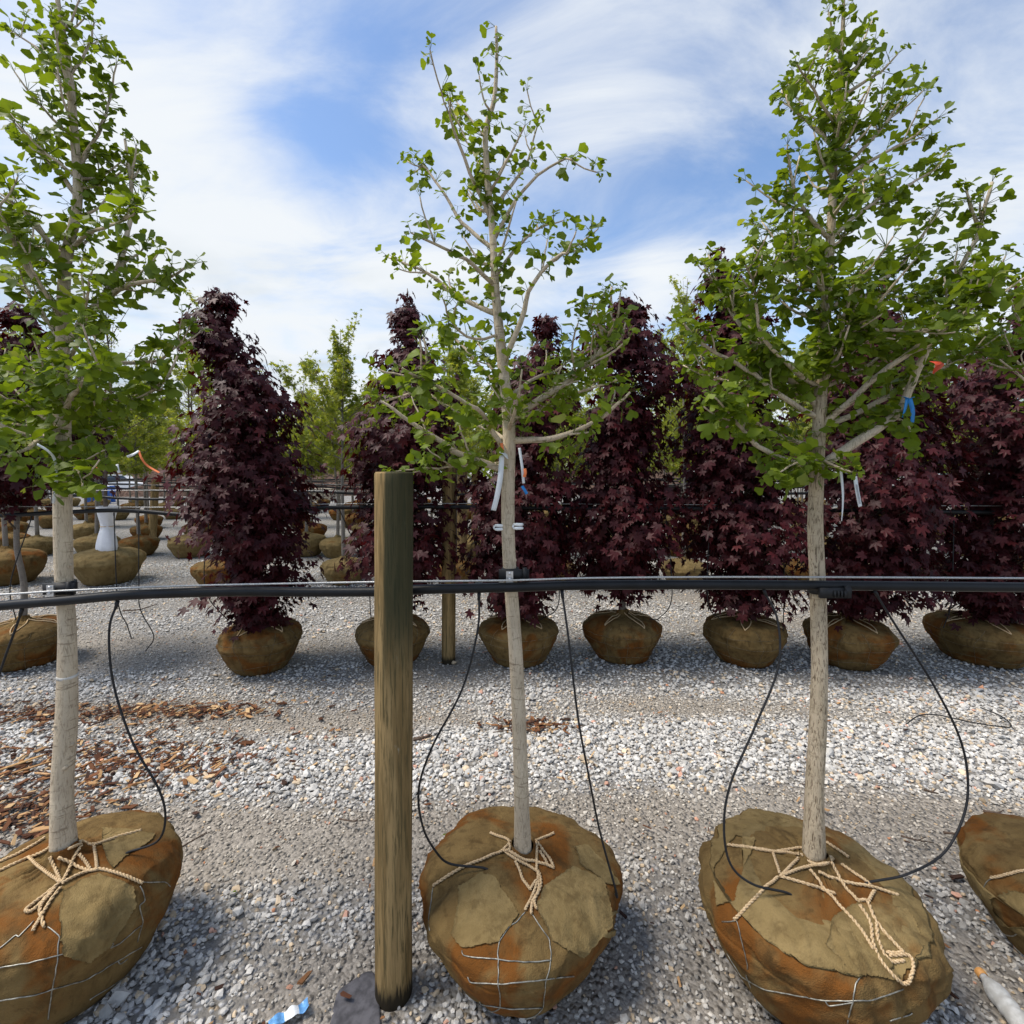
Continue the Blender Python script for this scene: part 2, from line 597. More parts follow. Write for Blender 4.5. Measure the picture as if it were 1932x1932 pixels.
def m_ground():
    t = NT('gravel_ground')
    dirt = t.n('ShaderNodeAttribute', attribute_name='dirt').outputs['Fac']
    v = t.n('ShaderNodeTexCoord').outputs['Object']
    vo = t.n('ShaderNodeTexVoronoi', {'Scale': 44.0, 'Randomness': 1.0})
    t.t.links.new(v, vo.inputs['Vector'])
    vo2 = t.n('ShaderNodeTexVoronoi', {'Scale': 88.0, 'Randomness': 1.0})
    t.t.links.new(v, vo2.inputs['Vector'])
    sc = t.n('ShaderNodeSeparateColor')
    t.t.links.new(vo.outputs['Color'], sc.inputs[0])
    sc2 = t.n('ShaderNodeSeparateColor')
    t.t.links.new(vo2.outputs['Color'], sc2.inputs[0])
    st = t.mix(sc.outputs[0], (.27, .265, .26), (.58, .575, .57))
    st = t.mix(t.ramp(sc.outputs[1], .86, .9), st, (.34, .27, .19))
    st = t.mix(t.ramp(vo.outputs['Distance'], .30, .62), st, (.17, .16, .145))
    fi = t.mix(sc2.outputs[0], (.16, .142, .12), (.34, .305, .26))
    nz = t.noise(v, 1.3, 5, .6)
    nz2 = t.noise(v, 14, 4, .6)
    f = t.ramp(t.math('ADD', dirt, t.math('MULTIPLY', t.math('SUBTRACT', nz2.outputs['Fac'], .5), .9)), .25, .75)
    c = t.mix(f, st, fi)
    c = t.mix(t.math('MULTIPLY', t.ramp(nz.outputs['Fac'], .45, .7), .3), c, (.36, .335, .295))
    h = t.math('ADD', t.math('MULTIPLY', t.ramp(vo.outputs['Distance'], .05, .6), -1.0), t.math('MULTIPLY', vo2.outputs['Distance'], -.35))
    return t.out(t.bsdf(c, .9, .2, h, .9, .016))


M['ground'] = m_ground()

# ------------------------------------------------------------------ ground and gravel
WV = Waves(3, 2, 22, .25, 2.2)
WV2 = Waves(9, 2, 16, .8, 5.0)
BOTTLE = pgz(1880, 1862)
SLAB = np.array([pgz(x, y)[:2] for x, y in [(628, 1905), (640, 1868), (668, 1846), (702, 1838), (712, 1880), (716, 1960), (700, 2010), (640, 2010), (622, 1950)]])
POST = P(735, 1905, 1.50)
POST[2] = 0


def dirt_at(x, y):
    n = WV(np.stack([x * .35, y * 1.2], -1)) * .20 + WV2(np.stack([x * .6, y], -1)) * .10
    d = .14 + n
    for yc, s, a in ((3.27, .16, .50), (2.28, .22, .55), (4.9, .45, .30), (7.6, .8, .2)):
        d = d + a * np.exp(-((y - yc - .12 * np.sin(x * 1.3)) / s) ** 2)
    for (bx, by), s, a in ((BOTTLE[:2] + np.array([-.04, .02]), .15, 1.2), (POST[:2] + np.array([-.13, -.03]), .14, 1.0), (pgz(690, 1590)[:2], .22, .4),
                           (pgz(1290, 1580)[:2], .22, .5), (pgz(1880, 1560)[:2], .45, .35), (pgz(300, 1400)[:2], .7, .25), (pgz(1000, 1375)[:2], .22, .4),
                           (pgz(400, 1780)[:2], .12, .35), (pgz(530, 1850)[:2], .12, .6)):
        d = d + a * np.exp(-(((x - bx) / s) ** 2 + ((y - by) / s) ** 2))
    for yc, s, a in ((2.78, .16, .35), (3.75, .3, .2), (1.75, .2, .12)):
        d = d - a * np.exp(-((y - yc - .12 * np.sin(x * 1.3)) / s) ** 2)
    return np.clip(d, 0, 1)


gx = np.concatenate([-np.geomspace(600, 9, 14), np.linspace(-8.5, 8.5, 150), np.geomspace(9, 600, 14)])
gy = np.concatenate([[-600, -60, -10, -3], np.linspace(-1, 11, 130), np.geomspace(11.6, 900, 22)])
GX, GY = np.meshgrid(gx, gy)
gz = np.zeros_like(GX)
gv = np.stack([GX, GY, gz], -1).reshape(-1, 3)
gd = dirt_at(gv[:, 0], gv[:, 1])
far = np.clip((np.abs(gv[:, 1]) - 9) / 4, 0, 1)
gd = gd * (1 - far) + .12 * far
tag(link('ground', make_mesh('ground', gv, [gridfaces(len(gy), len(gx))], M['ground'], True, {'dirt': gd})),
    'pale crushed limestone yard of the tree nursery', 'ground', kind='structure')


def ico():
    p = (1 + 5 ** .5) / 2
    v = np.array([(-1, p, 0), (1, p, 0), (-1, -p, 0), (1, -p, 0), (0, -1, p), (0, 1, p), (0, -1, -p), (0, 1, -p), (p, 0, -1), (p, 0, 1), (-p, 0, -1), (-p, 0, 1)], float)
    v /= np.linalg.norm(v[0])
    f = [(0, 11, 5), (0, 5, 1), (0, 1, 7), (0, 7, 10), (0, 10, 11), (1, 5, 9), (5, 11, 4), (11, 10, 2), (10, 7, 6), (7, 1, 8), (3, 9, 4), (3, 4, 2), (3, 2, 6), (3, 6, 8), (3, 8, 9), (4, 9, 5), (2, 4, 11), (6, 2, 10), (8, 6, 7), (9, 8, 1)]
    return v, np.array(f)


def rotmats(n, tilt, rng):
    a = rng.uniform(0, 2 * np.pi, n)
    c, s = np.cos(a), np.sin(a)
    o, z = np.ones(n), np.zeros(n)
    Rz = np.stack([np.stack([c, -s, z], -1), np.stack([s, c, z], -1), np.stack([z, z, o], -1)], 1)
    b = rng.normal(0, tilt, n)
    c, s = np.cos(b), np.sin(b)
    Rx = np.stack([np.stack([o, z, z], -1), np.stack([z, c, -s], -1), np.stack([z, s, c], -1)], 1)
    a2 = rng.uniform(0, 2 * np.pi, n)
    c, s = np.cos(a2), np.sin(a2)
    Rz2 = np.stack([np.stack([c, -s, z], -1), np.stack([s, c, z], -1), np.stack([z, z, o], -1)], 1)
    return Rz @ Rx @ Rz2


def in_poly(x, y, poly):
    r = np.zeros(len(x), bool)
    for i in range(len(poly)):
        (x1, y1), (x2, y2) = poly[i], poly[i - 1]
        cnd = ((y1 > y) != (y2 > y)) & (x < (x2 - x1) * (y - y1) / (y2 - y1 + 1e-12) + x1)
        r ^= cnd
    return r


def stones(name, y0, y1, density, size, base, mat, side, seed):
    rng = np.random.default_rng(seed)
    bv, bf = base
    W = side(y1)
    n = int(2 * W * (y1 - y0) * density)
    x, y = rng.uniform(-W, W, n), rng.uniform(y0, y1, n)
    d = dirt_at(x, y)
    keep = (np.abs(x) < side(y)) & (rng.random(n) > d * .55) & ~in_poly(x, y, SLAB.mean(0) + (SLAB - SLAB.mean(0)) * .82)
    keep &= (x - POST[0]) ** 2 + (y - POST[1]) ** 2 > .062 ** 2
    x, y, d = x[keep], y[keep], d[keep]
    n = len(x)
    s = size * np.exp(rng.normal(0, .30, n)) * (1 - .52 * d)
    sc = np.stack([np.ones(n), rng.uniform(.62, .95, n), rng.uniform(.38, .72, n)], -1) * s[:, None] * .5
    V = bv[None] * (1 + rng.normal(0, .16, (n, len(bv), 1))) + rng.normal(0, .07, (n, len(bv), 3))
    V = V * sc[:, None, :]
    V = np.einsum('nij,nkj->nki', rotmats(n, .45, rng), V)
    z = sc[:, 2] * rng.uniform(.25, 1.25, n)
    V += np.stack([x, y, z], -1)[:, None, :]
    g = np.clip(rng.normal(.50, .10, n), .25, .72)
    col = np.stack([g * 1.025, g, g * .95], -1)
    tanm = rng.random(n) < .10
    col[tanm] *= np.array([1.12, .93, .70])
    redm = rng.random(n) < .012
    col[redm] *= np.array([1.1, .66, .52])
    dm = (np.clip(d, 0, 1) * .6)[:, None]
    col = col * (1 - dm) + dm * col * np.array([.80, .70, .55])
    k = len(bv)
    F = (bf[None] + (np.arange(n) * k)[:, None, None]).reshape(-1, 3)
    me = make_mesh(name, V.reshape(-1, 3), [F], mat, False, colattr={'col': np.repeat(col, k, 0)})
    return link(name, me)


octa = (np.array([(1, 0, 0), (-1, 0, 0), (0, 1, 0), (0, -1, 0), (0, 0, 1), (0, 0, -1)], float),
        np.array([(0, 2, 4), (2, 1, 4), (1, 3, 4), (3, 0, 4), (2, 0, 5), (1, 2, 5), (3, 1, 5), (0, 3, 5)]))
tag(stones('gravel', .95, 3.7, 3300, .0225, ico(), M['stone'], lambda y: np.minimum(.55 + 1.09 * y, 4.5), 1),
    'loose grey crushed stone spread between the front rows', 'gravel', kind='stuff')
tag(stones('gravel', 3.7, 9.0, 1000, .027, octa, M['stone'], lambda y: np.minimum(.6 + 1.08 * y, 9.5), 2),
    'loose pale crushed stone spread behind the purple maples', 'gravel', kind='stuff')


# ------------------------------------------------------------------ wood chips
def chips(name, n, sampler, lmin, lmax, seed, pale):
    rng = np.random.default_rng(seed)
    x, y = sampler(rng, n)
    n = len(x)
    L = np.exp(rng.uniform(np.log(lmin), np.log(lmax), n))
    sc = np.stack([L, L * rng.uniform(.14, .42, n), L * rng.uniform(.05, .13, n)], -1) / 2
    bv = np.array([[sx, sy, sz] for sx in (-1, 1) for sy in (-1, 1) for sz in (-1, 1)], float)
    V = bv[None] * (1 + rng.normal(0, .22, (n, 8, 3))) * sc[:, None, :]
    V = np.einsum('nij,nkj->nki', rotmats(n, .22, rng), V)
    V += np.stack([x, y, .012 + rng.uniform(0, .012, n)], -1)[:, None, :]
    pal = np.array([(.085, .036, .020), (.15, .065, .032), (.24, .115, .052), (.40, .24, .115), (.055, .030, .022), (.50, .34, .18)])
    pr = np.array([.26, .25, .17, pale * .6, .26, pale * .4])
    ci = rng.choice(len(pal), n, p=pr / pr.sum())
    col = pal[ci] * rng.uniform(.75, 1.2, (n, 1))
    bf = np.array([[0, 1, 3, 2], [4, 6, 7, 5], [0, 4, 5, 1], [2, 3, 7, 6], [0, 2, 6, 4], [1, 5, 7, 3]])
    F = (bf[None] + (np.arange(n) * 8)[:, None, None]).reshape(-1, 4)
    return link(name, make_mesh(name, V.reshape(-1, 3), [F], M['chip'], False, colattr={'col': np.repeat(col, 8, 0)}))


def patch(px, py, sx, sy):
    def f(rng, n):
        c = pgz(px, py)
        return c[0] + rng.normal(0, sx, n), c[1] + rng.normal(0, sy, n)
    return f


def left_patch(rng, n):
    a = [patch(110, 1350, .75, .10), patch(90, 1440, .55, .16), patch(330, 1345, .30, .05), patch(30, 1540, .28, .12), patch(300, 1440, .28, .10)]
    p = [f(rng, int(n * k)) for f, k in zip(a, (.30, .32, .10, .18, .10))]
    return np.concatenate([q[0] for q in p]), np.concatenate([q[1] for q in p])


tag(chips('bark_mulch', 2500, left_patch, .012, .065, 5, .28), 'scattered reddish brown bark mulch on the gravel beside the left ginkgo', 'mulch', kind='stuff')
tag(chips('bark_mulch', 160, patch(1000, 1372, .13, .05), .012, .06, 6, .2), 'small clump of orange brown wood shreds behind the middle ginkgo', 'mulch', kind='stuff')


def all_over(rng, n):
    y = rng.uniform(1.3, 4.2, n)
    return rng.uniform(-1, 1, n) * 1.05 * y, y


tag(chips('wood_debris', 330, all_over, .010, .045, 8, .5), 'tiny stray wood bits strewn across the gravel yard', 'debris', kind='stuff')


def splinter(px, py, ang, L, w_, label, col):
    c = pgz(px, py, .03)
    mb = MB()
    n = 9
    s = np.linspace(-.5, .5, n) * L
    d = np.array([math.cos(ang), math.sin(ang), .10])
    nn = np.array([-math.sin(ang), math.cos(ang), 0])
    wd = w_ * (1 - np.abs(np.linspace(-1, 1, n)) ** 3 * .8) * (1 + .2 * np.sin(np.arange(n) * 2.3))
    top = [c + d * s[i] + nn * wd[i] / 2 * sg + np.array([0, 0, .006 * z]) for i in range(n) for sg, z in ((-1, 0), (-.6, 1), (.5, 1), (1, 0), (0, -.8))]
    mb.add(np.array(top) - c, gridfaces(n, 5, True))
    o = mb.obj('wood_splinter', plain('splinter', col, .85, .15, 0, .3, 70))
    o.location = c
    return tag(o, label, 'splinter', 'pale splinters on the mulch')


splinter(38, 1440, .70, .20, .026, 'longest pale wood splinter slanting across the bark mulch', (.42, .25, .11))
splinter(60, 1448, .55, .16, .018, 'narrow tan splinter lying under the longest splinter on mulch', (.34, .19, .085))
splinter(80, 1460, -.25, .12, .014, 'short tan splinter lying level on mulch below the crossed ones', (.40, .24, .12))
splinter(395, 1465, .2, .055, .04, 'single broad pale wood chip beside the left drip tube', (.55, .38, .22))


# ------------------------------------------------------------------ root balls
class Ball:
    """burlap-wrapped root ball standing at (x, y); surface S(theta, s)"""

    def __init__(b, x, y, Rr, H, seed, rough=1.0, squash=1.0, lean=0.0):
        b.c = np.array([x, y, 0.0])
        b.R, b.H, b.rough = Rr, H, rough
        rng = np.random.default_rng(seed)
        pr = np.array([(.50, -.01), (.58, .0), (.67, .05), (.77, .18), (.86, .33), (.94, .48), (.99, .60), (1.0, .67), (.975, .75), (.91, .825), (.80, .885), (.65, .93), (.48, .96), (.32, .98), (.22, 1.0), (.155, 1.03), (.11, 1.10)])
        pr[:, 0] *= 1 + rng.normal(0, .012, len(pr))
        b.prof = smooth(pr, 240)
        b.ph = rng.uniform(0, 6.28, 40)
        b.am = rng.normal(0, 1, 40)
        b.w = Waves(seed + 5, 3, 22, 1.2, 5.0)
        b.w2 = Waves(seed + 9, 3, 22, 5.0, 16.0)
        b.lean = lean
        b.top = None                     # where the trunk leaves the burlap
        b.w3 = Waves(seed + 13, 3, 26, 2.0, 7.0)
        b.grid = None

    def S(b, th, s):
        th, s = np.broadcast_arrays(np.asarray(th, float), np.asarray(s, float))
        f = np.clip(s, 0, 1) * (len(b.prof) - 1)
        i = np.minimum(f.astype(int), len(b.prof) - 2)
        t = (f - i)[..., None]
        pz = b.prof[i] * (1 - t) + b.prof[i + 1] * t
        r, z = pz[..., 0] * b.R, pz[..., 1] * b.H
        e = np.stack([np.cos(th), np.sin(th)], -1)
        q = np.stack([e[..., 0] * pz[..., 0], e[..., 1] * pz[..., 0], pz[..., 1]], -1)
        lump = sum(b.am[k] * np.sin((k + 2) * th + b.ph[k] + 1.5 * s) / (k + 2) for k in range(4)) * .045
        mid = np.sin(np.clip(s, 0, 1) * np.pi) ** .6
        g = b.w(q) * .020 * mid + lump * mid
        # gathered pleats running down from the trunk
        th2 = th + .25 * np.sin(2 * th + b.ph[10]) + .35 * (s - .7) * np.sin(3 * th + b.ph[11])
        pl = np.abs(np.sin(4.5 * th2 + b.ph[12] + 1.2 * s)) ** .55 * .55 + np.abs(np.sin(8.5 * th2 + b.ph[13] - 2.2 * s)) ** .6 * .45
        wdw = np.clip((s - .36) / .34, 0, 1) * np.clip((1.0 - s) / .12, .25, 1)
        amp = .6 + .4 * np.sin(2 * th + b.ph[14])
        g = g + (pl - .75) * .110 * wdw * amp
        # slanting wrinkles on the flank
        wr = 1 - np.abs(np.sin(5 * th + 9 * s * np.sin(th + b.ph[15]) + b.w(q * .7) * 1.4))
        g = g + np.clip(wr - .72, 0, 1) * .06 * np.clip(1 - np.abs(s - .45) / .35, 0, 1)
        # creases pressed by the basket rings
        for k, sr in enumerate((.17, .29, .41)):
            g = g - .012 * np.exp(-((s - sr) / .012) ** 2) * (.5 + .5 * np.sin(3 * th + b.ph[20 + k]))
        g = g + b.w2(q) * .0030 * b.rough
        # crumpled cloth: sharp folds over the shoulder and the top
        cw = b.w3(q * np.array([1, 1, .8]))
        g = g + (.42 - np.minimum(np.abs(cw), 1.1) ** .7 * .62) * .040 * b.rough * np.clip((s - .36) / .2, .12, 1) * np.clip((1.0 - s) / .1, .15, 1)
        sink = np.clip((s - .72) / .2, 0, 1)
        zz = z + b.H * (g * .9 * sink + .012 * b.w(q * 1.4) * sink)
        rr = r * (1 + g * (1 - .6 * sink))
        out = np.stack([e[..., 0] * rr, e[..., 1] * rr, zz], -1)
        out[..., 0] += b.lean * zz
        if b.top is not None:
            k = np.clip((s - .62) / .36, 0, 1)
            k = (k * k * (3 - 2 * k))[..., None]
            out = out + k * (b.top - b.c - np.array([0, 0, b.H * 1.05])) * np.array([1, 1, .9])
        return out + b.c

    def normal(b, th, s):
        h = .006
        a = b.S(th + h, s) - b.S(th - h, s)
        c = b.S(th, np.clip(s + h, 0, 1)) - b.S(th, np.clip(s - h, 0, 1))
        n = np.cross(a, c)
        return n / (np.linalg.norm(n, axis=-1, keepdims=True) + 1e-9)

    def prep(b):
        th = np.linspace(-np.pi, np.pi, 420, endpoint=False)
        s = np.linspace(.03, .99, 220)
        b.gth, b.gs = np.meshgrid(th, s)
        b.gp = b.S(b.gth, b.gs)
        b.gn = b.normal(b.gth, b.gs)
        b.gu, b.gv = proj(b.gp)
        view = np.array([0, 0, CAM_H]) - b.gp
        b.gf = (b.gn * view).sum(-1) > 0.02

    def pix(b, px, py):
        """theta, s of the ball's near side in the direction of a picture position"""
        d = np.where(b.gf, (b.gu - px) ** 2 + (b.gv - py) ** 2, 1e12)
        k = np.argmin(d)
        return b.gth.ravel()[k], b.gs.ravel()[k]

    def path(b, pts, off, step=4.0, sm=3):
        pts = np.asarray(pts, float)
        L = np.linalg.norm(np.diff(pts, axis=0), axis=1).sum()
        q = smooth(pts, max(6, int(L / step))) if sm else pts
        if not sm:
            q = np.concatenate([a + (c - a) * np.linspace(0, 1, max(2, int(np.linalg.norm(c - a) / step)))[:, None] for a, c in zip(pts[:-1], pts[1:])])
        ts = np.array([b.pix(*p) for p in q])
        p = b.S(ts[:, 0], ts[:, 1]) + b.normal(ts[:, 0], ts[:, 1]) * off
        for _ in range(3):
            if len(p) > 4:
                p[1:-1] = (p[:-2] + 2 * p[1:-1] + p[2:]) / 4
        return p

    def mesh(b, nt, ns, mat, local=True):
        th = np.linspace(0, 2 * np.pi, nt, endpoint=False)
        s = np.linspace(0, 1, ns)
        T, Sg = np.meshgrid(th, s)
        V = b.S(T, Sg).reshape(-1, 3)
        V[:, 2] = np.maximum(V[:, 2], -.004)
        return make_mesh('root_ball', V - (b.c if local else 0), [gridfaces(ns, nt, True)], mat, True)


def rope(mb, p, r, twist=.022):
    """two-strand twisted twine along p"""
    L = np.linalg.norm(np.diff(p, axis=0), axis=1).sum()
    n = max(6, int(L / .0035))
    q = smooth(p, n)
    t = np.gradient(q, axis=0)
    t /= np.linalg.norm(t, axis=1, keepdims=True) + 1e-9
    a = np.cross(t, [0.13, .21, .97])
    a /= np.linalg.norm(a, axis=1, keepdims=True) + 1e-9
    c = np.cross(t, a)
    ph = np.linspace(0, L / twist * 2 * np.pi, n)
    for o in (0, np.pi):
        mb.tube(q + (a * np.cos(ph + o)[:, None] + c * np.sin(ph + o)[:, None]) * r * .52, r * .62, 5)


def flap(b, poly, off, parent, seed, mat, rag=.0025):
    """a loose burlap corner lying on the ball; outline given by picture positions, built on the ball's surface"""
    rng = np.random.default_rng(seed)
    q = np.asarray(poly, float)
    q = np.concatenate([q, q[:1]])
    q = np.concatenate([a + (c - a) * np.linspace(0, 1, max(3, int(np.linalg.norm(c - a) / 3)), endpoint=False)[:, None] for a, c in zip(q[:-1], q[1:])])
    q = q + np.stack([np.sin(np.arange(len(q)) * .37 + seed), np.cos(np.arange(len(q)) * .29 + seed)], -1) * 1.1
    ts = np.array([b.pix(*p) for p in q])
    ts[:, 0] += rng.normal(0, rag, len(ts))
    ts[:, 1] += rng.normal(0, rag * .6, len(ts))
    k = np.array([1.0, 2.6])
    lo, hi = ts.min(0), ts.max(0)
    st = .022
    A, B_ = np.meshgrid(np.arange(lo[0], hi[0], st), np.arange(lo[1], hi[1], st / 2.6))
    ip = np.stack([A.ravel(), B_.ravel()], -1)
    ip = ip[in_poly(ip[:, 0], ip[:, 1], ts)]
    dmin = np.sqrt((((ip[:, None] - ts[None]) * k) ** 2).sum(-1)).min(1) if len(ip) else np.zeros(0)
    ip = ip[dmin > st * .6]
    allp = np.concatenate([ts, ip]) * k
    n = len(ts)
    vs, es, fs, ov, oe, of = geometry.delaunay_2d_cdt([Vector(v) for v in allp], [(i, (i + 1) % n) for i in range(n)], [], 1, 1e-6)
    vs = np.array([[v.x, v.y] for v in vs])
    inn = vs / k
    dm = np.sqrt(((vs[:, None] - (ts * k)[None]) ** 2).sum(-1)).min(1)
    mp_ = b.S(inn[:, 0], inn[:, 1]) - b.c
    fw = Waves(seed, 3, 12, 3.0, 8.0)
    fv = fw(mp_)
    lift = off * (.8 + .5 * np.exp(-(dm / .03) ** 2)) + (.010 * np.clip(.35 - np.abs(fv), 0, 1) + .0012 * fw(mp_ * 3)) * np.clip(dm / .05, .1, 1)
    nr = b.normal(inn[:, 0], inn[:, 1])
    top = b.S(inn[:, 0], inn[:, 1]) + nr * np.maximum(lift, .003)[:, None]
    bot = top - nr * .0025
    m = len(top)
    F = np.array([f for f in fs if len(f) == 3])
    ed = {}
    for f in F:
        for a, c in ((f[0], f[1]), (f[1], f[2]), (f[2], f[0])):
            ed[(a, c)] = 1
    rim = np.array([(a, c, c + m, a + m) for (a, c) in ed if (c, a) not in ed])
    me = make_mesh('burlap_flap', np.concatenate([top, bot]) - b.c, [np.concatenate([F, F[:, ::-1] + m]), rim], mat, True)
    return link('burlap_flap', me, parent)


# ------------------------------------------------------------------ leaves
def fan_leaf(seed):
    """ginkgo leaf: thin stalk along +Y, fan blade"""
    r = np.random.default_rng(seed)
    L = r.uniform(.85, 1.35)
    sp = R(r.uniform(42, 66))
    k = 9
    a = np.linspace(-sp, sp, k)
    rad = 1 + .05 * np.sin(a * 9 + seed) + r.normal(0, .025, k)
    rad[k // 2] *= r.uniform(.66, .95)
    rad[[0, -1]] *= .86
    bend = R(r.uniform(5, 75))
    cup = r.uniform(-.25, .35)
    outer = np.stack([np.sin(a) * rad, np.cos(a) * rad, cup * (np.sin(a) ** 2) * 1.2 + .06 * np.sin(a * 6 + seed)], -1)
    mid = outer * .55
    mid[:, 2] *= .45
    bl = np.concatenate([[[0, 0, 0]], mid[::2], outer])
    c, s = math.cos(bend), math.sin(bend)
    bl = bl @ np.array([[1, 0, 0], [0, c, -s], [0, s, c]]).T * np.array([1, 1, -1])
    bl[:, 1] += L
    nm = len(mid[::2])
    T = []
    for i in range(nm - 1):
        T.append((0, 1 + i + 1, 1 + i))
    o0 = 1 + nm
    for i in range(nm - 1):
        T += [(1 + i, 1 + i + 1, o0 + 2 * i + 1), (1 + i, o0 + 2 * i + 1, o0 + 2 * i), (1 + i + 1, o0 + 2 * i + 2, o0 + 2 * i + 1)]
    V = list(bl)
    w_ = .035
    n0 = len(V)
    for q in range(3):
        an = q * 2.094
        V.append((w_ * math.cos(an), 0, w_ * math.sin(an)))
    for q in range(3):
        an = q * 2.094
        V.append((w_ * .8 * math.cos(an), L + .02, w_ * .8 * math.sin(an)))
    for q in range(3):
        q2 = (q + 1) % 3
        T += [(n0 + q, n0 + q2, n0 + 3 + q2), (n0 + q, n0 + 3 + q2, n0 + 3 + q)]
    return np.array(V, float), np.array(T)


def palmate_leaf(seed, simple=False):
    r = np.random.default_rng(seed)
    half = [(-60, .14), (-42, .40), (-12, .62), (4, .52), (19, .47), (31, .74), (44, .95), (55, .72), (67, .47), (78, .76)]
    if simple:
        half = [(-50, .25), (-8, .62), (18, .36), (43, .92), (68, .36)]
    pts = [(270, .06)] + half + [(90, 1.05)] + [(180 - a, q) for a, q in half[::-1]]
    an = np.radians([p[0] for p in pts])
    q = np.array([p[1] for p in pts]) * (1 + r.normal(0, .06, len(pts)))
    x, y = np.cos(an) * q, np.sin(an) * q
    droop = r.uniform(.12, .5)
    fold = r.uniform(.0, .45)
    z = -droop * q ** 2 + fold * np.abs(x) * .6
    V = np.concatenate([[[0, 0, 0]], np.stack([x, y, z], -1)])
    n = len(pts)
    T = [(0, 1 + i, 1 + (i + 1) % n) for i in range(n)]
    n0 = len(V)
    pet = np.array([(.022, 0, 0), (-.022, 0, 0), (.016, -.75, .22), (-.016, -.75, .22)])
    V = np.concatenate([V, pet])
    T += [(n0, n0 + 1, n0 + 3), (n0, n0 + 3, n0 + 2)]
    return V, np.array(T)


def templates(fn, k, mat, name='leaf', **kw):
    out = []
    for i in range(k):
        V, T = fn(i * 7 + 3, **kw)
        me = make_mesh(name, V, [T], mat, True, {'rnd': np.full(len(V), (i + .5) / k)})
        out.append((V, T, me))
    return out


T_GINK = templates(fan_leaf, 10, M['leaf_gink'])
T_MAPLE = templates(palmate_leaf, 8, M['leaf_maple'])
T_FAR = templates(palmate_leaf, 5, M['leaf_far'], simple=True)
T_TREE = templates(palmate_leaf, 5, M['leaf_tree'], simple=True)


def frames(ydir, nhint):
    y = ydir / (np.linalg.norm(ydir, axis=1, keepdims=True) + 1e-9)
    x = np.cross(y, nhint)
    x /= np.linalg.norm(x, axis=1, keepdims=True) + 1e-9
    z = np.cross(x, y)
    return np.stack([x, y, z], -1)          # columns


def leaf_cloud(pos, Rm, size, tmpl, rng, mat):
    """one joined mesh of all leaves"""
    n = len(pos)
    ti = rng.integers(0, len(tmpl), n)
    Vs, Fs, Rn, off = [], [], [], 0
    for k, (V, T, me) in enumerate(tmpl):
        m = np.nonzero(ti == k)[0]
        if not len(m):
            continue
        W = np.einsum('nij,kj->nki', Rm[m], V) * size[m][:, None, None] + pos[m][:, None, :]
        Vs.append(W.reshape(-1, 3))
        Fs.append((T[None] + (np.arange(len(m)) * len(V))[:, None, None]).reshape(-1, 3) + off)
        Rn.append(np.repeat(rng.random(len(m)), len(V)))
        off += len(m) * len(V)
    return make_mesh('foliage', np.concatenate(Vs), [np.concatenate(Fs)], mat, True, {'rnd': np.concatenate(Rn)})


def hang_leaves(crown, base, pos, Rm, size, tmpl, rng, mat, score, k=300):
    """the k leaves that show largest become objects, the others one mass"""
    idx = np.argsort(-score)[:k]
    rest = np.ones(len(pos), bool)
    rest[idx] = False
    for i in idx:
        me = tmpl[rng.integers(0, len(tmpl))][2]
        o = bpy.data.objects.new('leaf', me)
        COL.objects.link(o)
        o.parent = crown
        mt = Matrix.Identity(4)
        A = Rm[i] * size[i]
        for a in range(3):
            for c in range(3):
                mt[a][c] = float(A[a, c])
            mt[a][3] = float(pos[i, a] - base[a])
        o.matrix_basis = mt
    if rest.any():
        return leaf_cloud(pos[rest] - base, Rm[rest], size[rest], tmpl, rng, mat)


def tree_root(name, base, label, cat, group=None):
    o = bpy.data.objects.new(name, None)
    o.empty_display_size = .1
    o.location = base
    COL.objects.link(o)
    return tag(o, label, cat, group)


# ------------------------------------------------------------------ ginkgos of the front row
HOSE_Y = 1.585
ROWY = 1.637


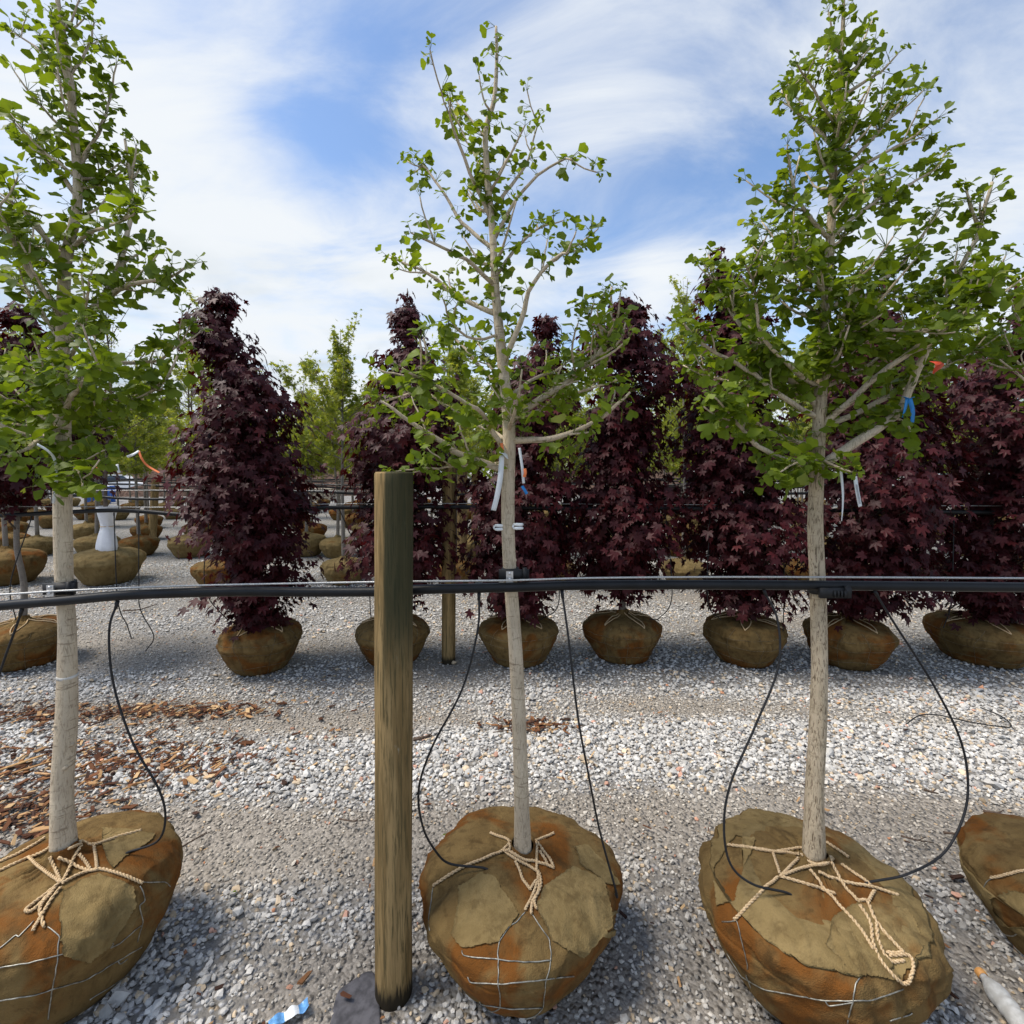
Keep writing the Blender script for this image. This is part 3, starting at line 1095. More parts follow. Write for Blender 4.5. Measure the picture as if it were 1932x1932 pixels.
def ginkgo(label, ball, trunk, limbs, seed, bark, dens=1.0, auto=26, autoL=.42, crown=(880, 60), lsize=1.0, ymap=None):
    rng = np.random.default_rng(seed)
    root = tree_root('ginkgo_tree', tuple(ball.c), label, 'tree', 'balled ginkgo trees in the front row')
    base = ball.c
    ball.top = P(trunk[0][0], trunk[0][1], ball.c[1]) + np.array([0, 0, .012])
    tp = np.array([(x, y) for x, y, w_ in trunk], float)
    tw = np.array([w_ for x, y, w_ in trunk], float)
    y0 = ball.c[1]

    def Yof(py):                       # trunk leans from the ball's centre to the line of the hose
        f = np.clip((trunk[0][1] - py) / (trunk[0][1] - 1105), 0, 1)
        return y0 + (ROWY - y0) * f

    tpw = np.array([P(x, y, Yof(y)) for x, y in tp])
    tpw[0, 2] -= .06
    n = 90
    tc_ = smooth(tpw, n)
    rad = np.interp(np.linspace(0, len(tw) - 1, n), np.arange(len(tw)), tw / FPX * 1.62 / 2 * .90)
    wv = Waves(seed, 2, 14, .6, 3)
    an = np.linspace(0, 2 * np.pi, 16, endpoint=False)
    hh = np.linspace(0, 9, n)
    A, Hh = np.meshgrid(an, hh)
    rr = rad[:, None] * (1 + .035 * wv(np.stack([np.cos(A) * .6 + np.sin(A) * .3, Hh * .5], -1)))
    rr[:6] *= np.linspace(1.16, 1.0, 6)[:, None]
    mb = MB()
    V, Q, T = tube(tc_, rr, 16)
    mb.V.append(V)
    mb.Q.append(Q)
    mb.T.append(T)
    mb.n += len(V)
    tip = tc_[-1]
    # branch collars and bud scars
    for _ in range(16):
        i = rng.integers(8, 80)
        a = rng.uniform(0, 6.28)
        d = np.array([math.cos(a), math.sin(a), .15])
        p = tc_[i] + d * rad[i] * .75
        mb.tube(np.array([p, p + d * rad[i] * .38]), [rad[i] * .42, rad[i] * .2], 7)
    trunk_o = mb.obj('trunk', bark, root, off=base)
    crown_o = None
    lb = [MB()]
    lbs = []
    spurs = []                          # (point, outward dir, leaf scale, count)

    axes = []

    def limb(pts, r0, lead=.25, dn=1.0, twigs=True, main=False):
        L = np.linalg.norm(np.diff(pts, axis=0), axis=1).sum()
        m = max(6, int(L / .03))
        q = smooth(pts, m)
        jit = np.cumsum(rng.normal(0, .0022, (m, 3)), 0)
        q = q + jit - jit[0]
        if main:
            axes.append(q)
        if twigs:
            lb[0] = MB()
            lbs.append(lb[0])
        lb[0].tube(q, np.linspace(r0, max(.0022, r0 * .28), m), 7)
        t = np.gradient(q, axis=0)
        t /= np.linalg.norm(t, axis=1, keepdims=True) + 1e-9
        s = lead * L * .5
        while s < L:
            f = s / L
            i = min(m - 1, int(f * (m - 1)))
            o = rng.normal(size=3)
            o -= t[i] * np.dot(o, t[i])
            o /= np.linalg.norm(o)
            spurs.append((q[i], o + t[i] * .35 + np.array([0, 0, .25]), 1.0, rng.integers(3, 6)))
            s += rng.uniform(.020, .048) / (dens * dn * np.interp(q[i][2], [1.6, 2.3, 3.2], [1.55, 1.0, .85]))
        spurs.append((q[-1], t[-1] + np.array([0, 0, .3]), .75, 6))
        if twigs and L > .22:
            for _ in range(int(L * 6.5 * dn * min(1.3, dens) * np.interp(q[0][2], [1.6, 2.3], [1.6, 1.0]))):
                f = rng.uniform(.25, .95)
                i = int(f * (m - 1))
                o = rng.normal(size=3)
                o -= t[i] * np.dot(o, t[i])
                o /= np.linalg.norm(o)
                d = t[i] * .8 + o * .8 + np.array([0, 0, .45])
                d /= np.linalg.norm(d)
                Lt = rng.uniform(.05, .15)
                e = q[i] + d * Lt
                limb(np.array([q[i], q[i] + d * Lt * .5 + np.array([0, 0, -.004]), e]), max(.0022, r0 * .32), .3, .9, False)

    for pts, wpx, dy in limbs:
        pts = list(pts)
        k = len(pts)
        w3 = []
        for i, (x, y) in enumerate(pts):
            f = i / (k - 1)
            w3.append(P(x, y, ROWY + dy * f ** .9 + rng.normal(0, .012) * f))
        # root the limb in the trunk
        j = np.argmin(np.abs(tc_[:, 2] - w3[0][2]))
        if np.linalg.norm(w3[0][[0, 2]] - tc_[j][[0, 2]]) < .09:
            w3[0] = tc_[j]
        else:
            ap = np.concatenate(axes)
            au, av = proj(ap)
            kk = np.argmin((au - pts[0][0]) ** 2 + (av - pts[0][1]) ** 2)
            sh = ap[kk] - w3[0]
            w3 = [q_ + sh * (1 - i_ / (k - 1)) for i_, q_ in enumerate(w3)]
        limb(np.array(w3), wpx / FPX * 1.62 / 2, main=True)
    for a in range(auto):
        f = rng.uniform(0, 1)
        py = crown[0] + (crown[1] - crown[0]) * f
        if py > crown[0] - 60 and rng.random() < .6:
            continue
        j = np.argmin(np.abs(proj(tc_)[1] - py))
        az = rng.choice([-1, 1]) * R(90) + rng.normal(0, .75)
        L = autoL * (1 - .72 * f) * rng.uniform(.55, 1.1)
        d = np.array([math.cos(az), math.sin(az) * .9, .55 + .45 * f])
        d /= np.linalg.norm(d)
        p = tc_[j]
        limb(np.array([p, p + d * L * .5 + np.array([0, 0, -.02]), p + d * L + np.array([0, 0, .06 * L])]), .0085 * (1 - .55 * f))
    # spurs straight on the trunk in the crown
    for i in range(n):
        _, py = proj(tc_[i])
        if py < crown[0] - 40:
            for _ in range(2 if dens > 1 else 1):
                a = rng.uniform(0, 6.28)
                d = np.array([math.cos(a), math.sin(a), .25])
                spurs.append((tc_[i] + d * rad[i] * .9, d, .9, rng.integers(2, 5)))
    pos, yd, nh, sz = [], [], [], []
    ztop = tip[2]
    for p, d, sc_, k in spurs:
        d = d / np.linalg.norm(d)
        hf = np.clip((p[2] - 1.5) / (ztop - 1.5), 0, 1)
        for _ in range(k):
            v = d + rng.normal(0, .55, 3)
            v[2] += .10
            pos.append(p)
            yd.append(v)
            nh.append(rng.normal(0, .55, 3) + np.array([0, -.25, 1.0]))
            s_ = (.034 - .010 * hf) * sc_ * lsize * rng.uniform(.45, 1.2)
            sz.append(s_)
    pos, yd, nh, sz = np.array(pos), np.array(yd), np.array(nh), np.array(sz)
    Rm = frames(yd, nh)
    view = np.array([0, 0, CAM_H]) - pos
    dist = np.linalg.norm(view, axis=1)
    face = np.abs((Rm[:, :, 2] * view).sum(1)) / dist
    u, v = proj(pos)
    vis = (u > 0) & (u < 1932) & (v > 0)
    score = sz ** 2 * (.3 + face) / dist ** 2 * np.where(vis, 1, .05) * (1 + .5 * (pos[:, 1] < ROWY))
    for m_ in lbs:
        m_.obj('limb', bark if bark is not M['bark_ridge'] else M['bark_gink'], root, off=base)
    me = hang_leaves_prepare(root, base, pos, Rm, sz, T_GINK, rng, M['leaf_gink'], score)
    return root, tc_, rad


def hang_leaves_prepare(root, base, pos, Rm, sz, tmpl, rng, mat, score, k=300):
    crown = link('crown', None if False else bpy.data.meshes.new('foliage'), root)
    me = hang_leaves(crown, base, pos, Rm, sz, tmpl, rng, mat, score, k)
    crown.data = me
    tag(crown, kind='stuff')
    return crown


def build_ball(b, root, nt, ns, ropes=(), wires=(), flaps=(), k=None, rr=.0047):
    bo = link('root_ball', b.mesh(nt, ns, M['burlap']), root)
    if ropes or wires or flaps:
        b.prep()
    T_ = k if k else (lambda p: p)
    if ropes:
        mb = MB()
        for pth in ropes:
            rope(mb, b.path([T_(p) for p in pth], rr * 1.2), rr)
        mb.obj('twine', M['twine'], bo, off=b.c)
    if wires:
        mb = MB()
        for pth in wires:
            mb.tube(b.path([T_(p) for p in pth], .0018, 4, 0), .0016, 6)
        mb.obj('wire_basket', M['wire'], bo, off=b.c)
    for i, f in enumerate(flaps):
        flap(b, [T_(p) for p in f], .0042, bo, 11 + i, M['burlap_tan'])
    return bo


# --- left ginkgo
bL = Ball(-1.475, 1.56, .318, .415, 21)
kL = lambda p: (p[0] * .21395, 1518.7 + p[1] * .21395)
rL, tcL, radL = ginkgo('ginkgo with pale trunk standing beside the bark mulch', bL,
                       [(121, 1612, 43), (118, 1490, 38), (126, 1350, 36), (127, 1200, 33), (122, 1100, 32), (118, 950, 31), (117, 800, 29), (118, 650, 25), (124, 500, 20), (146, 380, 17), (140, 250, 15), (128, 120, 13), (110, 10, 9), (104, -70, 6)],
                       [([(120, 640), (183, 583), (214, 538), (235, 466), (250, 385), (238, 259)], 17, .10), ([(200, 562), (248, 538), (304, 531), (366, 500)], 11, -.15),
                        ([(140, 372), (93, 303), (60, 260), (20, 225)], 9, .1), ([(122, 520), (65, 417), (34, 393), (2, 366)], 11, -.1), ([(116, 600), (41, 490), (14, 431), (-4, 352)], 12, -.2),
                        ([(143, 310), (169, 276), (197, 235), (214, 183), (222, 132)], 8, .1), ([(131, 195), (110, 150), (80, 100), (10, 48)], 8, .15), ([(136, 200), (115, 110), (98, 20)], 6, -.1),
                        ([(117, 640), (52, 552), (-6, 500)], 11, .1), ([(125, 795), (197, 752), (250, 757), (300, 727), (331, 668)], 12, -.1), ([(120, 770), (147, 727), (190, 690)], 12, -.3),
                        ([(122, 730), (200, 690), (290, 680), (331, 655), (380, 618)], 10, .2), ([(112, 795), (77, 833), (55, 850), (10, 868)], 13, -.2), ([(115, 730), (50, 690), (-10, 700)], 12, .15),
                        ([(117, 870), (92, 905), (60, 915)], 6, -.15), ([(122, 860), (146, 890), (150, 918)], 5, -.2), ([(118, 820), (60, 790), (0, 780)], 10, .3), ([(120, 700), (150, 640), (160, 590), (165, 520)], 9, -.25),
                        ([(118, 800), (160, 780), (230, 770), (310, 745)], 9, .35), ([(140, 330), (170, 300), (240, 320), (262, 380)], 7, .3), ([(124, 480), (180, 440), (230, 420), (255, 400)], 8, -.2),
                        ([(124, 480), (70, 470), (10, 470)], 8, .3), ([(130, 150), (160, 90), (175, 45)], 6, .1)],
                       31, M['bark_gink'], 1.0, 18, .36, (880, 20), 1.10)
build_ball(bL, rL, 220, 130,
           [[(-20, 600), (240, 480), (420, 400), (480, 330)], [(240, 470), (380, 560), (530, 690)], [(455, 455), (510, 620), (535, 690)], [(700, 370), (640, 500), (560, 660), (535, 690)],
            [(690, 330), (830, 345), (1000, 300), (1240, 235)], [(830, 350), (850, 480), (860, 570)], [(520, 460), (760, 580), (860, 580)], [(540, 700), (700, 620), (860, 575), (1000, 600), (1130, 640), (1250, 690)],
            [(530, 700), (330, 850), (225, 940), (300, 930), (480, 745)], [(530, 740), (430, 880), (370, 980), (330, 1050), (290, 1110)], [(480, 750), (400, 850), (350, 920), (390, 1080)], [(710, 430), (760, 510), (800, 570)], [(-20, 520), (200, 420), (400, 300)],
            [(440, 360), (560, 385), (700, 350)]],
           [[(1240, 710), (1280, 850), (1220, 880), (1260, 1020), (1210, 1200)], [(1250, 685), (1460, 680), (1500, 720)], [(-20, 1280), (150, 1140), (155, 1175), (300, 1020)], [(430, 1075), (525, 1160), (515, 1320), (460, 1650), (420, 1880)],
            [(-20, 1435), (250, 1390), (500, 1330), (900, 1240), (1010, 1215), (960, 1265), (1050, 1220), (1240, 1060)], [(470, 1620), (760, 1540), (960, 1420), (1250, 1250)], [(-20, 1725), (320, 1670), (470, 1620)], [(790, 1710), (960, 1610), (1200, 1450)],
            [(1040, 1380), (1050, 1410), (1130, 1350)]],
           [[(900, 200), (1200, 230), (1370, 260), (1320, 330), (1130, 440), (1010, 560), (930, 480), (900, 330)],
            [(560, 760), (860, 610), (1180, 720), (1190, 900), (1000, 1200), (800, 1380), (560, 1330), (520, 1000)]], kL)

# --- middle ginkgo
bC = Ball(.026, 1.655, .347, .352, 44)
kC = lambda p: (777.8 + p[0] * .21089, 1555.7 + p[1] * .21089)
rC, tcC, radC = ginkgo('sparse crooked-topped ginkgo standing just right of the near wooden post', bC,
                       [(986, 1608, 38), (984, 1500, 33), (979, 1350, 30), (971, 1200, 29), (961, 1050, 28), (958, 930, 28), (960, 810, 26), (948, 680, 22), (936, 560, 18), (930, 450, 15), (920, 340, 13), (916, 250, 11), (932, 190, 9), (937, 120, 7), (936, 50, 5)],
                       [([(940, 880), (860, 850), (780, 800), (714, 757)], 15, -.12), ([(930, 872), (860, 878), (810, 880), (750, 886)], 5, -.1), ([(965, 835), (1050, 825), (1130, 790), (1190, 745)], 14, -.10),
                        ([(962, 795), (1030, 745), (1100, 690), (1145, 625), (1152, 535)], 16, .12), ([(952, 868), (920, 800), (900, 770), (830, 730), (760, 690)], 11, -.35), ([(955, 835), (880, 790), (800, 745), (730, 760)], 10, .25),
                        ([(950, 700), (985, 600), (1000, 540), (1050, 480), (1072, 470)], 12, -.15), ([(1035, 500), (1080, 470), (1132, 438)], 6, .05), ([(935, 590), (860, 560), (800, 520), (730, 495)], 11, .1),
                        ([(937, 545), (890, 495), (860, 480), (800, 450), (770, 440)], 9, -.2), ([(928, 475), (870, 420), (820, 340), (778, 292)], 9, .1), ([(925, 420), (890, 340), (862, 270), (848, 225), (850, 190)], 8, -.1),
                        ([(918, 330), (895, 300), (870, 250), (848, 190)], 5, .2), ([(928, 455), (960, 400), (1005, 340), (1060, 300), (1080, 300)], 8, -.1), ([(926, 400), (970, 340), (1000, 290), (1020, 215)], 8, .12),
                        ([(920, 360), (960, 300), (985, 245)], 6, -.1), ([(930, 520), (975, 470), (1020, 430), (1060, 420)], 8, .2), ([(940, 640), (890, 640), (850, 610), (840, 570)], 6, -.25),
                        ([(955, 760), (1010, 720), (1060, 700), (1110, 660)], 9, .3), ([(955, 760), (900, 690), (860, 650), (840, 640)], 10, .25), ([(955, 790), (1040, 770), (1110, 740), (1180, 720)], 9, .25),
                        ([(915, 260), (895, 235), (860, 195)], 4, .05), ([(1145, 625), (1120, 600), (1090, 580)], 5, -.1), ([(1140, 640), (1160, 600), (1165, 555)], 6, -.05), ([(1140, 640), (1128, 590), (1140, 550)], 6, .1), ([(1120, 665), (1165, 640), (1180, 600)], 6, .1), ([(1090, 700), (1080, 650), (1090, 610)], 6, -.1), ([(1100, 690), (1150, 670), (1190, 640)], 6, -.1)],
                       52, M['bark_gink'], .68, 12, .34, (870, 200), 1.02)
build_ball(bC, rC, 220, 130,
           [[(190, 555), (420, 410), (640, 310), (820, 225), (890, 150)], [(820, 225), (940, 310), (1130, 430)], [(870, 225), (1000, 310), (1130, 340), (1270, 390)], [(920, 330), (980, 480), (1050, 590)],
            [(1110, 150), (1115, 430)], [(1130, 430), (1110, 560), (1060, 680), (1010, 770)], [(1125, 440), (1130, 600), (1075, 700), (1060, 810)], [(1120, 170), (1200, 270), (1260, 370)], [(1130, 240), (1200, 330), (1210, 370)],
            [(1110, 160), (1270, 90)], [(700, 85), (880, 150)], [(1050, 590), (1110, 510)], [(880, 160), (900, 220), (820, 230)], [(1140, 450), (1150, 560), (1090, 690), (1110, 760)]],
           [[(190, 560), (150, 830), (160, 950)], [(1010, 780), (920, 890), (880, 905), (780, 1040), (765, 1200), (770, 1420), (790, 1640), (640, 1710)], [(1075, 810), (1225, 1030), (1245, 1160), (1230, 1280), (1190, 1400), (1170, 1640), (1020, 1780)],
            [(445, 1130), (450, 1175), (760, 1205), (1000, 1235), (1240, 1215)], [(500, 1360), (510, 1410), (800, 1425), (1150, 1390), (1450, 1350)], [(605, 1580), (610, 1605), (900, 1645), (1170, 1635)]],
           [[(420, 560), (620, 440), (740, 480), (880, 700), (960, 800), (760, 1060), (440, 1100), (350, 980), (400, 800)], [(1440, 380), (1700, 500), (1750, 640), (1790, 900), (1520, 1190), (1250, 1040), (1110, 740), (1180, 560)],
            [(1450, 200), (1560, 190), (1740, 360), (1850, 540), (1720, 530), (1500, 350)]], kC)

# --- right ginkgo
bR = Ball(.972, 1.545, .335, .40, 63)
kR = lambda p: (1259.3 + p[0] * .34816, 1333.4 + p[1] * .34816)
rR, tcR, radR = ginkgo('dense full ginkgo with ridged bark and a blue ribbon on its lower limb', bR,
                       [(1537, 1628, 42), (1537, 1500, 36), (1543, 1380, 34), (1546, 1250, 31), (1542, 1100, 30), (1538, 1000, 29), (1541, 900, 28), (1547, 780, 25), (1553, 660, 23), (1561, 540, 20), (1568, 420, 16), (1574, 300, 13), (1582, 180, 11), (1590, 60, 8), (1592, -25, 5)],
                       [([(1540, 885), (1480, 870), (1430, 845), (1385, 795), (1365, 760)], 13, -.12), ([(1545, 880), (1620, 832), (1690, 780), (1720, 725), (1770, 620), (1792, 571), (1816, 505), (1851, 435), (1880, 341)], 19, -.06),
                        ([(1550, 800), (1620, 745), (1715, 667), (1816, 592), (1872, 543), (1882, 510)], 13, -.28), ([(1552, 730), (1583, 667), (1602, 564), (1632, 498)], 11, -.2), ([(1600, 572), (1677, 522), (1740, 446), (1775, 380)], 9, .05),
                        ([(1568, 450), (1545, 428), (1503, 369), (1486, 306), (1482, 270)], 9, -.1), ([(1510, 393), (1461, 380), (1405, 341)], 5, .05), ([(1574, 280), (1520, 226), (1482, 178), (1492, 125)], 9, .1),
                        ([(1572, 360), (1635, 310), (1711, 268), (1771, 226)], 8, -.12), ([(1575, 330), (1656, 250), (1694, 195), (1729, 140)], 8, .12), ([(1583, 190), (1652, 139), (1690, 98)], 7, -.05),
                        ([(1548, 770), (1470, 700), (1402, 620), (1364, 557), (1340, 490)], 12, .15), ([(1550, 730), (1480, 680), (1433, 620), (1423, 540), (1409, 490)], 9, -.25), ([(1547, 790), (1440, 720), (1340, 650), (1290, 600)], 11, -.05),
                        ([(1562, 500), (1524, 473), (1475, 463), (1433, 411)], 8, .1), ([(1568, 450), (1650, 380), (1740, 330), (1785, 285)], 8, .15), ([(1548, 810), (1700, 740), (1800, 700), (1905, 655)], 12, .2),
                        ([(1543, 860), (1510, 872), (1480, 890)], 6, -.2), ([(1548, 860), (1580, 880), (1610, 895)], 6, -.2), ([(1550, 760), (1450, 740), (1350, 720), (1290, 700)], 10, .3), ([(1558, 600), (1500, 560), (1440, 560), (1380, 540)], 9, .25),
                        ([(1560, 580), (1660, 560), (1740, 560), (1800, 520)], 9, .3), ([(1556, 640), (1650, 620), (1760, 620), (1850, 590)], 10, -.3), ([(1770, 620), (1830, 570), (1880, 530), (1915, 520)], 8, .1),
                        ([(1578, 240), (1540, 170), (1510, 120)], 6, -.15), ([(1585, 140), (1620, 90), (1640, 40)], 5, .1), ([(1566, 420), (1620, 350), (1670, 330)], 7, -.3), ([(1558, 560), (1520, 500), (1480, 500)], 7, -.3), ([(1690, 780), (1720, 800), (1720, 840)], 5, -.05)],
                       73, M['bark_ridge'], 1.12, 30, .40, (870, 60), 1.06)
build_ball(bR, rR, 220, 130,
           [[(330, 755), (560, 785), (720, 800)], [(400, 760), (560, 790), (700, 770), (750, 775)], [(570, 790), (610, 910)], [(720, 820), (610, 930)], [(600, 930), (540, 980), (450, 1070), (370, 1160)], [(610, 925), (800, 850), (890, 820)],
            [(620, 930), (800, 980), (910, 1020)], [(770, 880), (870, 1010), (960, 1110), (1060, 1230), (1110, 1320)], [(880, 840), (960, 970), (1030, 1060)], [(820, 890), (950, 950), (1100, 980), (1250, 1030)], [(940, 860), (1100, 970)], [(860, 740), (980, 820)], [(1120, 1000), (1090, 1060)],
            [(1030, 1060), (1080, 1060), (1130, 1170), (1240, 1300), (1270, 1340), (1180, 1330)], [(1040, 1080), (1100, 1180), (1110, 1290), (1160, 1390), (1230, 1470), (1290, 1490), (1330, 1430), (1300, 1350), (1200, 1350)], [(1130, 1180), (1150, 1300), (1200, 1380), (1280, 1380)],
            [(740, 800), (820, 850), (900, 830)]],
           [[(300, 1165), (380, 1160), (400, 1250), (435, 1400), (430, 1460)], [(1110, 1360), (1020, 1500), (1000, 1600), (970, 1710)], [(270, 1250), (400, 1460), (520, 1530), (850, 1590), (1100, 1590), (1280, 1530)], [(850, 1590), (865, 1620), (1010, 1600)], [(1200, 1700), (1330, 1660)], [(430, 1460), (500, 1640), (560, 1760)]],
           [[(250, 880), (370, 700), (480, 720), (420, 860), (360, 1060), (270, 1080)], [(1040, 1060), (1290, 1090), (1400, 1280), (1260, 1480), (1000, 1450), (860, 1290), (900, 1140)]], kR)

# --- fourth ginkgo, trunk beyond the right edge
bF = Ball(1.955, 1.60, .315, .36, 85)
tk = [(2050, 1608, 40), (2062, 1400, 33), (2066, 1100, 30), (2075, 850, 27), (2085, 600, 21), (2095, 350, 15), (2100, 60, 7)]
rF, tcF, radF = ginkgo('ginkgo beyond the root ball that has the plastic bottle beside it', bF, tk,
                       [([(2072, 880), (2010, 800), (1950, 730), (1884, 668)], 10, -.05), ([(2072, 860), (2000, 760), (1930, 690), (1895, 640)], 9, .15), ([(2080, 760), (2000, 690), (1940, 620), (1910, 560)], 9, -.1),
                        ([(2080, 760), (2160, 700), (2250, 640)], 9, 0), ([(2090, 500), (2040, 420), (2000, 360)], 8, 0), ([(2090, 480), (2150, 400), (2190, 330)], 8, 0)],
                       97, M['bark_gink'], .7, 10, .36, (870, 120), 1.0)
build_ball(bF, rF, 180, 110, [[(1760, 930), (1850, 910), (1960, 890)], [(1960, 890), (2100, 800), (2250, 760)], [(1960, 890), (2150, 900), (2300, 850)]],
           [[(1760, 935), (1735, 945), (1690, 1040), (1720, 1180)], [(1690, 1200), (1780, 1230), (1880, 1245), (1890, 1225), (1960, 1235), (2200, 1250)], [(1780, 1400), (1960, 1430), (2200, 1440)]],
           [[(1750, 1040), (1850, 1000), (1990, 1020), (2080, 1100), (1960, 1200), (1800, 1180)]], kR)


# ------------------------------------------------------------------ purple maples of the second row
def maple(label, px, Y, prof, seed, n_tuft, ball_R, ball_H, trunk_top, leaves=24, bpx=None, low_trunk=.03):
    """prof: (py, left, right) outline in picture positions at distance Y"""
    rng = np.random.default_rng(seed)
    bx = P(bpx if bpx else px, 1200, Y)[0]
    base = np.array([bx, Y, 0.0])
    root = tree_root('purple_maple', tuple(base), label, 'tree', 'balled purple maples in the second row')
    b = Ball(bx, Y, ball_R, ball_H, seed + 3, 1.6)
    bo = link('root_ball', b.mesh(120, 76, M['burlap']), root)
    basket(b, bo, seed)
    zs, cxs, hw = [], [], []
    for py, l, r_ in prof:
        a, c = P(l, py, Y), P(r_, py, Y)
        zs.append(a[2])
        cxs.append((a[0] + c[0]) / 2)
        hw.append((c[0] - a[0]) / 2)
    zs, cxs, hw = map(np.array, (zs, cxs, hw))
    o = np.argsort(zs)
    zs, cxs, hw = zs[o], cxs[o], hw[o]
    cxf = lambda z: np.interp(z, zs, cxs)
    hwf = lambda z: np.interp(z, zs, hw)
    z0, z1 = zs[0], zs[-1]
    tp = [np.array([bx, Y, ball_H * 1.0])]
    for f in np.linspace(.12, 1, 8):
        z = ball_H + (z1 - ball_H) * f
        blend = np.clip((z - z0) / (.5 * (z1 - z0)), 0, 1)
        tp.append(np.array([bx + (cxf(z) - bx) * blend, Y + rng.normal(0, .015), z]))
    tp = smooth(np.array(tp), 50)
    mb = MB()
    mb.tube(tp, np.linspace(low_trunk, .004, 50), 9)
    mb.obj('trunk', M['bark_grey'], root, off=base)
    # tufts of hanging leaves at the branch tips
    zz = rng.uniform(z0, z1, n_tuft * 12)
    keep = rng.random(len(zz)) < (hwf(zz) + .07) / (hw.max() + .07)
    zz = zz[keep][:n_tuft]
    zz = zz + .055 * np.sin(zz * 2 * np.pi / .33 + seed)
    bb = MB()
    pos, yd, nh, sz, outer = [], [], [], [], []
    lay = Waves(seed, 2, 12, .5, 2.4)
    for z in zz:
        az = rng.uniform(0, 2 * np.pi) if rng.random() < .6 else rng.uniform(np.pi, 2 * np.pi)
        h = hwf(z)
        rf = 1 - abs(rng.normal(0, .30))
        rf = np.clip(rf, .15, 1.0) * (1 + .20 * lay(np.array([math.cos(az) * .6 + math.sin(az) * .35, z * 1.5])))
        rd = max(.005, h * rf - .065)
        tipp = np.array([cxf(z) + math.cos(az) * rd, Y + math.sin(az) * rd, z])
        zi = max(ball_H + .15, z - rd * rng.uniform(.5, 1.0))
        st = tp[np.argmin(np.abs(tp[:, 2] - zi))]
        mid = (st + tipp) / 2 + np.array([0, 0, .04])
        bb.tube(smooth(np.array([st, mid, tipp]), 7), np.linspace(.008, .002, 7), 5)
        od = np.array([math.cos(az), math.sin(az), 0])
        m = rng.integers(int(leaves * .7), int(leaves * 1.25))
        sp = min(.10, .022 + h * .20)
        off = rng.normal(0, 1, (m, 3)) * np.array([sp, sp, sp * .72])
        off[:, 2] -= np.linalg.norm(off[:, :2], axis=1) * .35
        pos.append(tipp + off)
        o2 = off.copy()
        o2[:, 2] = 0
        outd = od * 1.0 + o2 / (np.linalg.norm(o2, axis=1, keepdims=True) + 1e-6) * .8
        yd.append(outd * .55 + np.array([0, 0, -.85]) + rng.normal(0, .38, (m, 3)))
        nh.append(outd * .9 + np.array([0, 0, .75]) + rng.normal(0, .35, (m, 3)))
        sz.append(rng.uniform(.036, .070, m) * (.8 if h < .12 else 1))
    pos, yd, nh, sz = np.concatenate(pos), np.concatenate(yd), np.concatenate(nh), np.concatenate(sz)
    Rm = frames(yd, nh)
    tag(bb.obj('branches', M['bark_dark'], root, off=base), kind='stuff')
    view = np.array([0, 0, CAM_H]) - pos
    dist = np.linalg.norm(view, axis=1)
    face = np.abs((Rm[:, :, 2] * view).sum(1)) / dist
    depth = (Y - pos[:, 1]) / (hwf(pos[:, 2]) + .1)
    score = sz ** 2 * (.2 + face) * np.clip(depth + .1, .02, 1) ** 2
    hang_leaves_prepare(root, base, pos, Rm, sz, T_MAPLE, rng, M['leaf_maple'], score, 300)
    return root, b


def basket(b, bo, seed, twine=True):
    rng = np.random.default_rng(seed + 77)
    mb = MB()
    th = np.linspace(0, 2 * np.pi, 60)
    for s_ in (.2, .33, .46):
        wob = s_ + .012 * np.sin(3 * th + rng.uniform(0, 6))
        p = b.S(th, wob) + b.normal(th, wob) * .0012
        mb.tube(p, .0019, 5, False)
    k = 8
    for i in range(k):
        a = 2 * np.pi * i / k + rng.normal(0, .05)
        s_ = np.linspace(.05, .60, 16)
        t = a + (.17 if i % 2 else -.17) * np.clip((s_ - .35) / .25, 0, 1)
        mb.tube(b.S(t, s_) + b.normal(t, s_) * .0012, .0019, 5)
    mb.obj('wire_basket', M['wire_dull'], bo, off=b.c)
    if twine:
        mb = MB()
        k = 5
        a0 = rng.uniform(0, 6.28)
        for i in range(k):
            a = a0 + 2 * np.pi * i / k
            s_ = np.linspace(.60, .93, 12)
            for j in (-1, 1):
                t = a + j * (s_ - .6) * rng.uniform(.5, 2.2)
                mb.tube(b.S(t, s_) + b.normal(t, s_) * .006, .0044, 5)
        mb.obj('twine', M['twine'], bo, off=b.c)


M_Y = 4.28
maples = {}
maples['a'] = maple('lone purple maple with dark conical crown and bare sky on both sides', 488, 4.12,
      [(1165, 440, 530), (1130, 425, 548), (1080, 405, 572), (1000, 380, 582), (940, 362, 592), (870, 352, 572), (800, 362, 560), (760, 385, 556), (720, 390, 535), (690, 388, 505), (640, 370, 470), (600, 372, 458), (570, 380, 448), (548, 395, 425)], 101, 250, .325, .40, 550, 25, 492)
maples['b'] = maple('purple maple with narrow spire whose root ball sits behind the near wooden post', 745, M_Y,
      [(1160, 775, 800), (1110, 745, 800), (1050, 680, 835), (980, 650, 850), (900, 642, 868), (840, 655, 862), (780, 688, 850), (720, 700, 838), (680, 722, 842), (645, 728, 822), (610, 738, 800), (575, 752, 785), (545, 756, 782)], 103, 215, .315, .39, 540, 24, 741)
maples['c'] = maple('purple maple on the root ball behind the middle ginkgo trunk', 985, M_Y,
      [(1165, 960, 1010), (1120, 925, 1050), (1070, 885, 1090), (1010, 868, 1095), (940, 880, 1090), (860, 905, 1080), (780, 930, 1070), (700, 960, 1060), (640, 1000, 1055), (590, 1018, 1045)], 105, 225, .335, .40, 590, 24, 979)
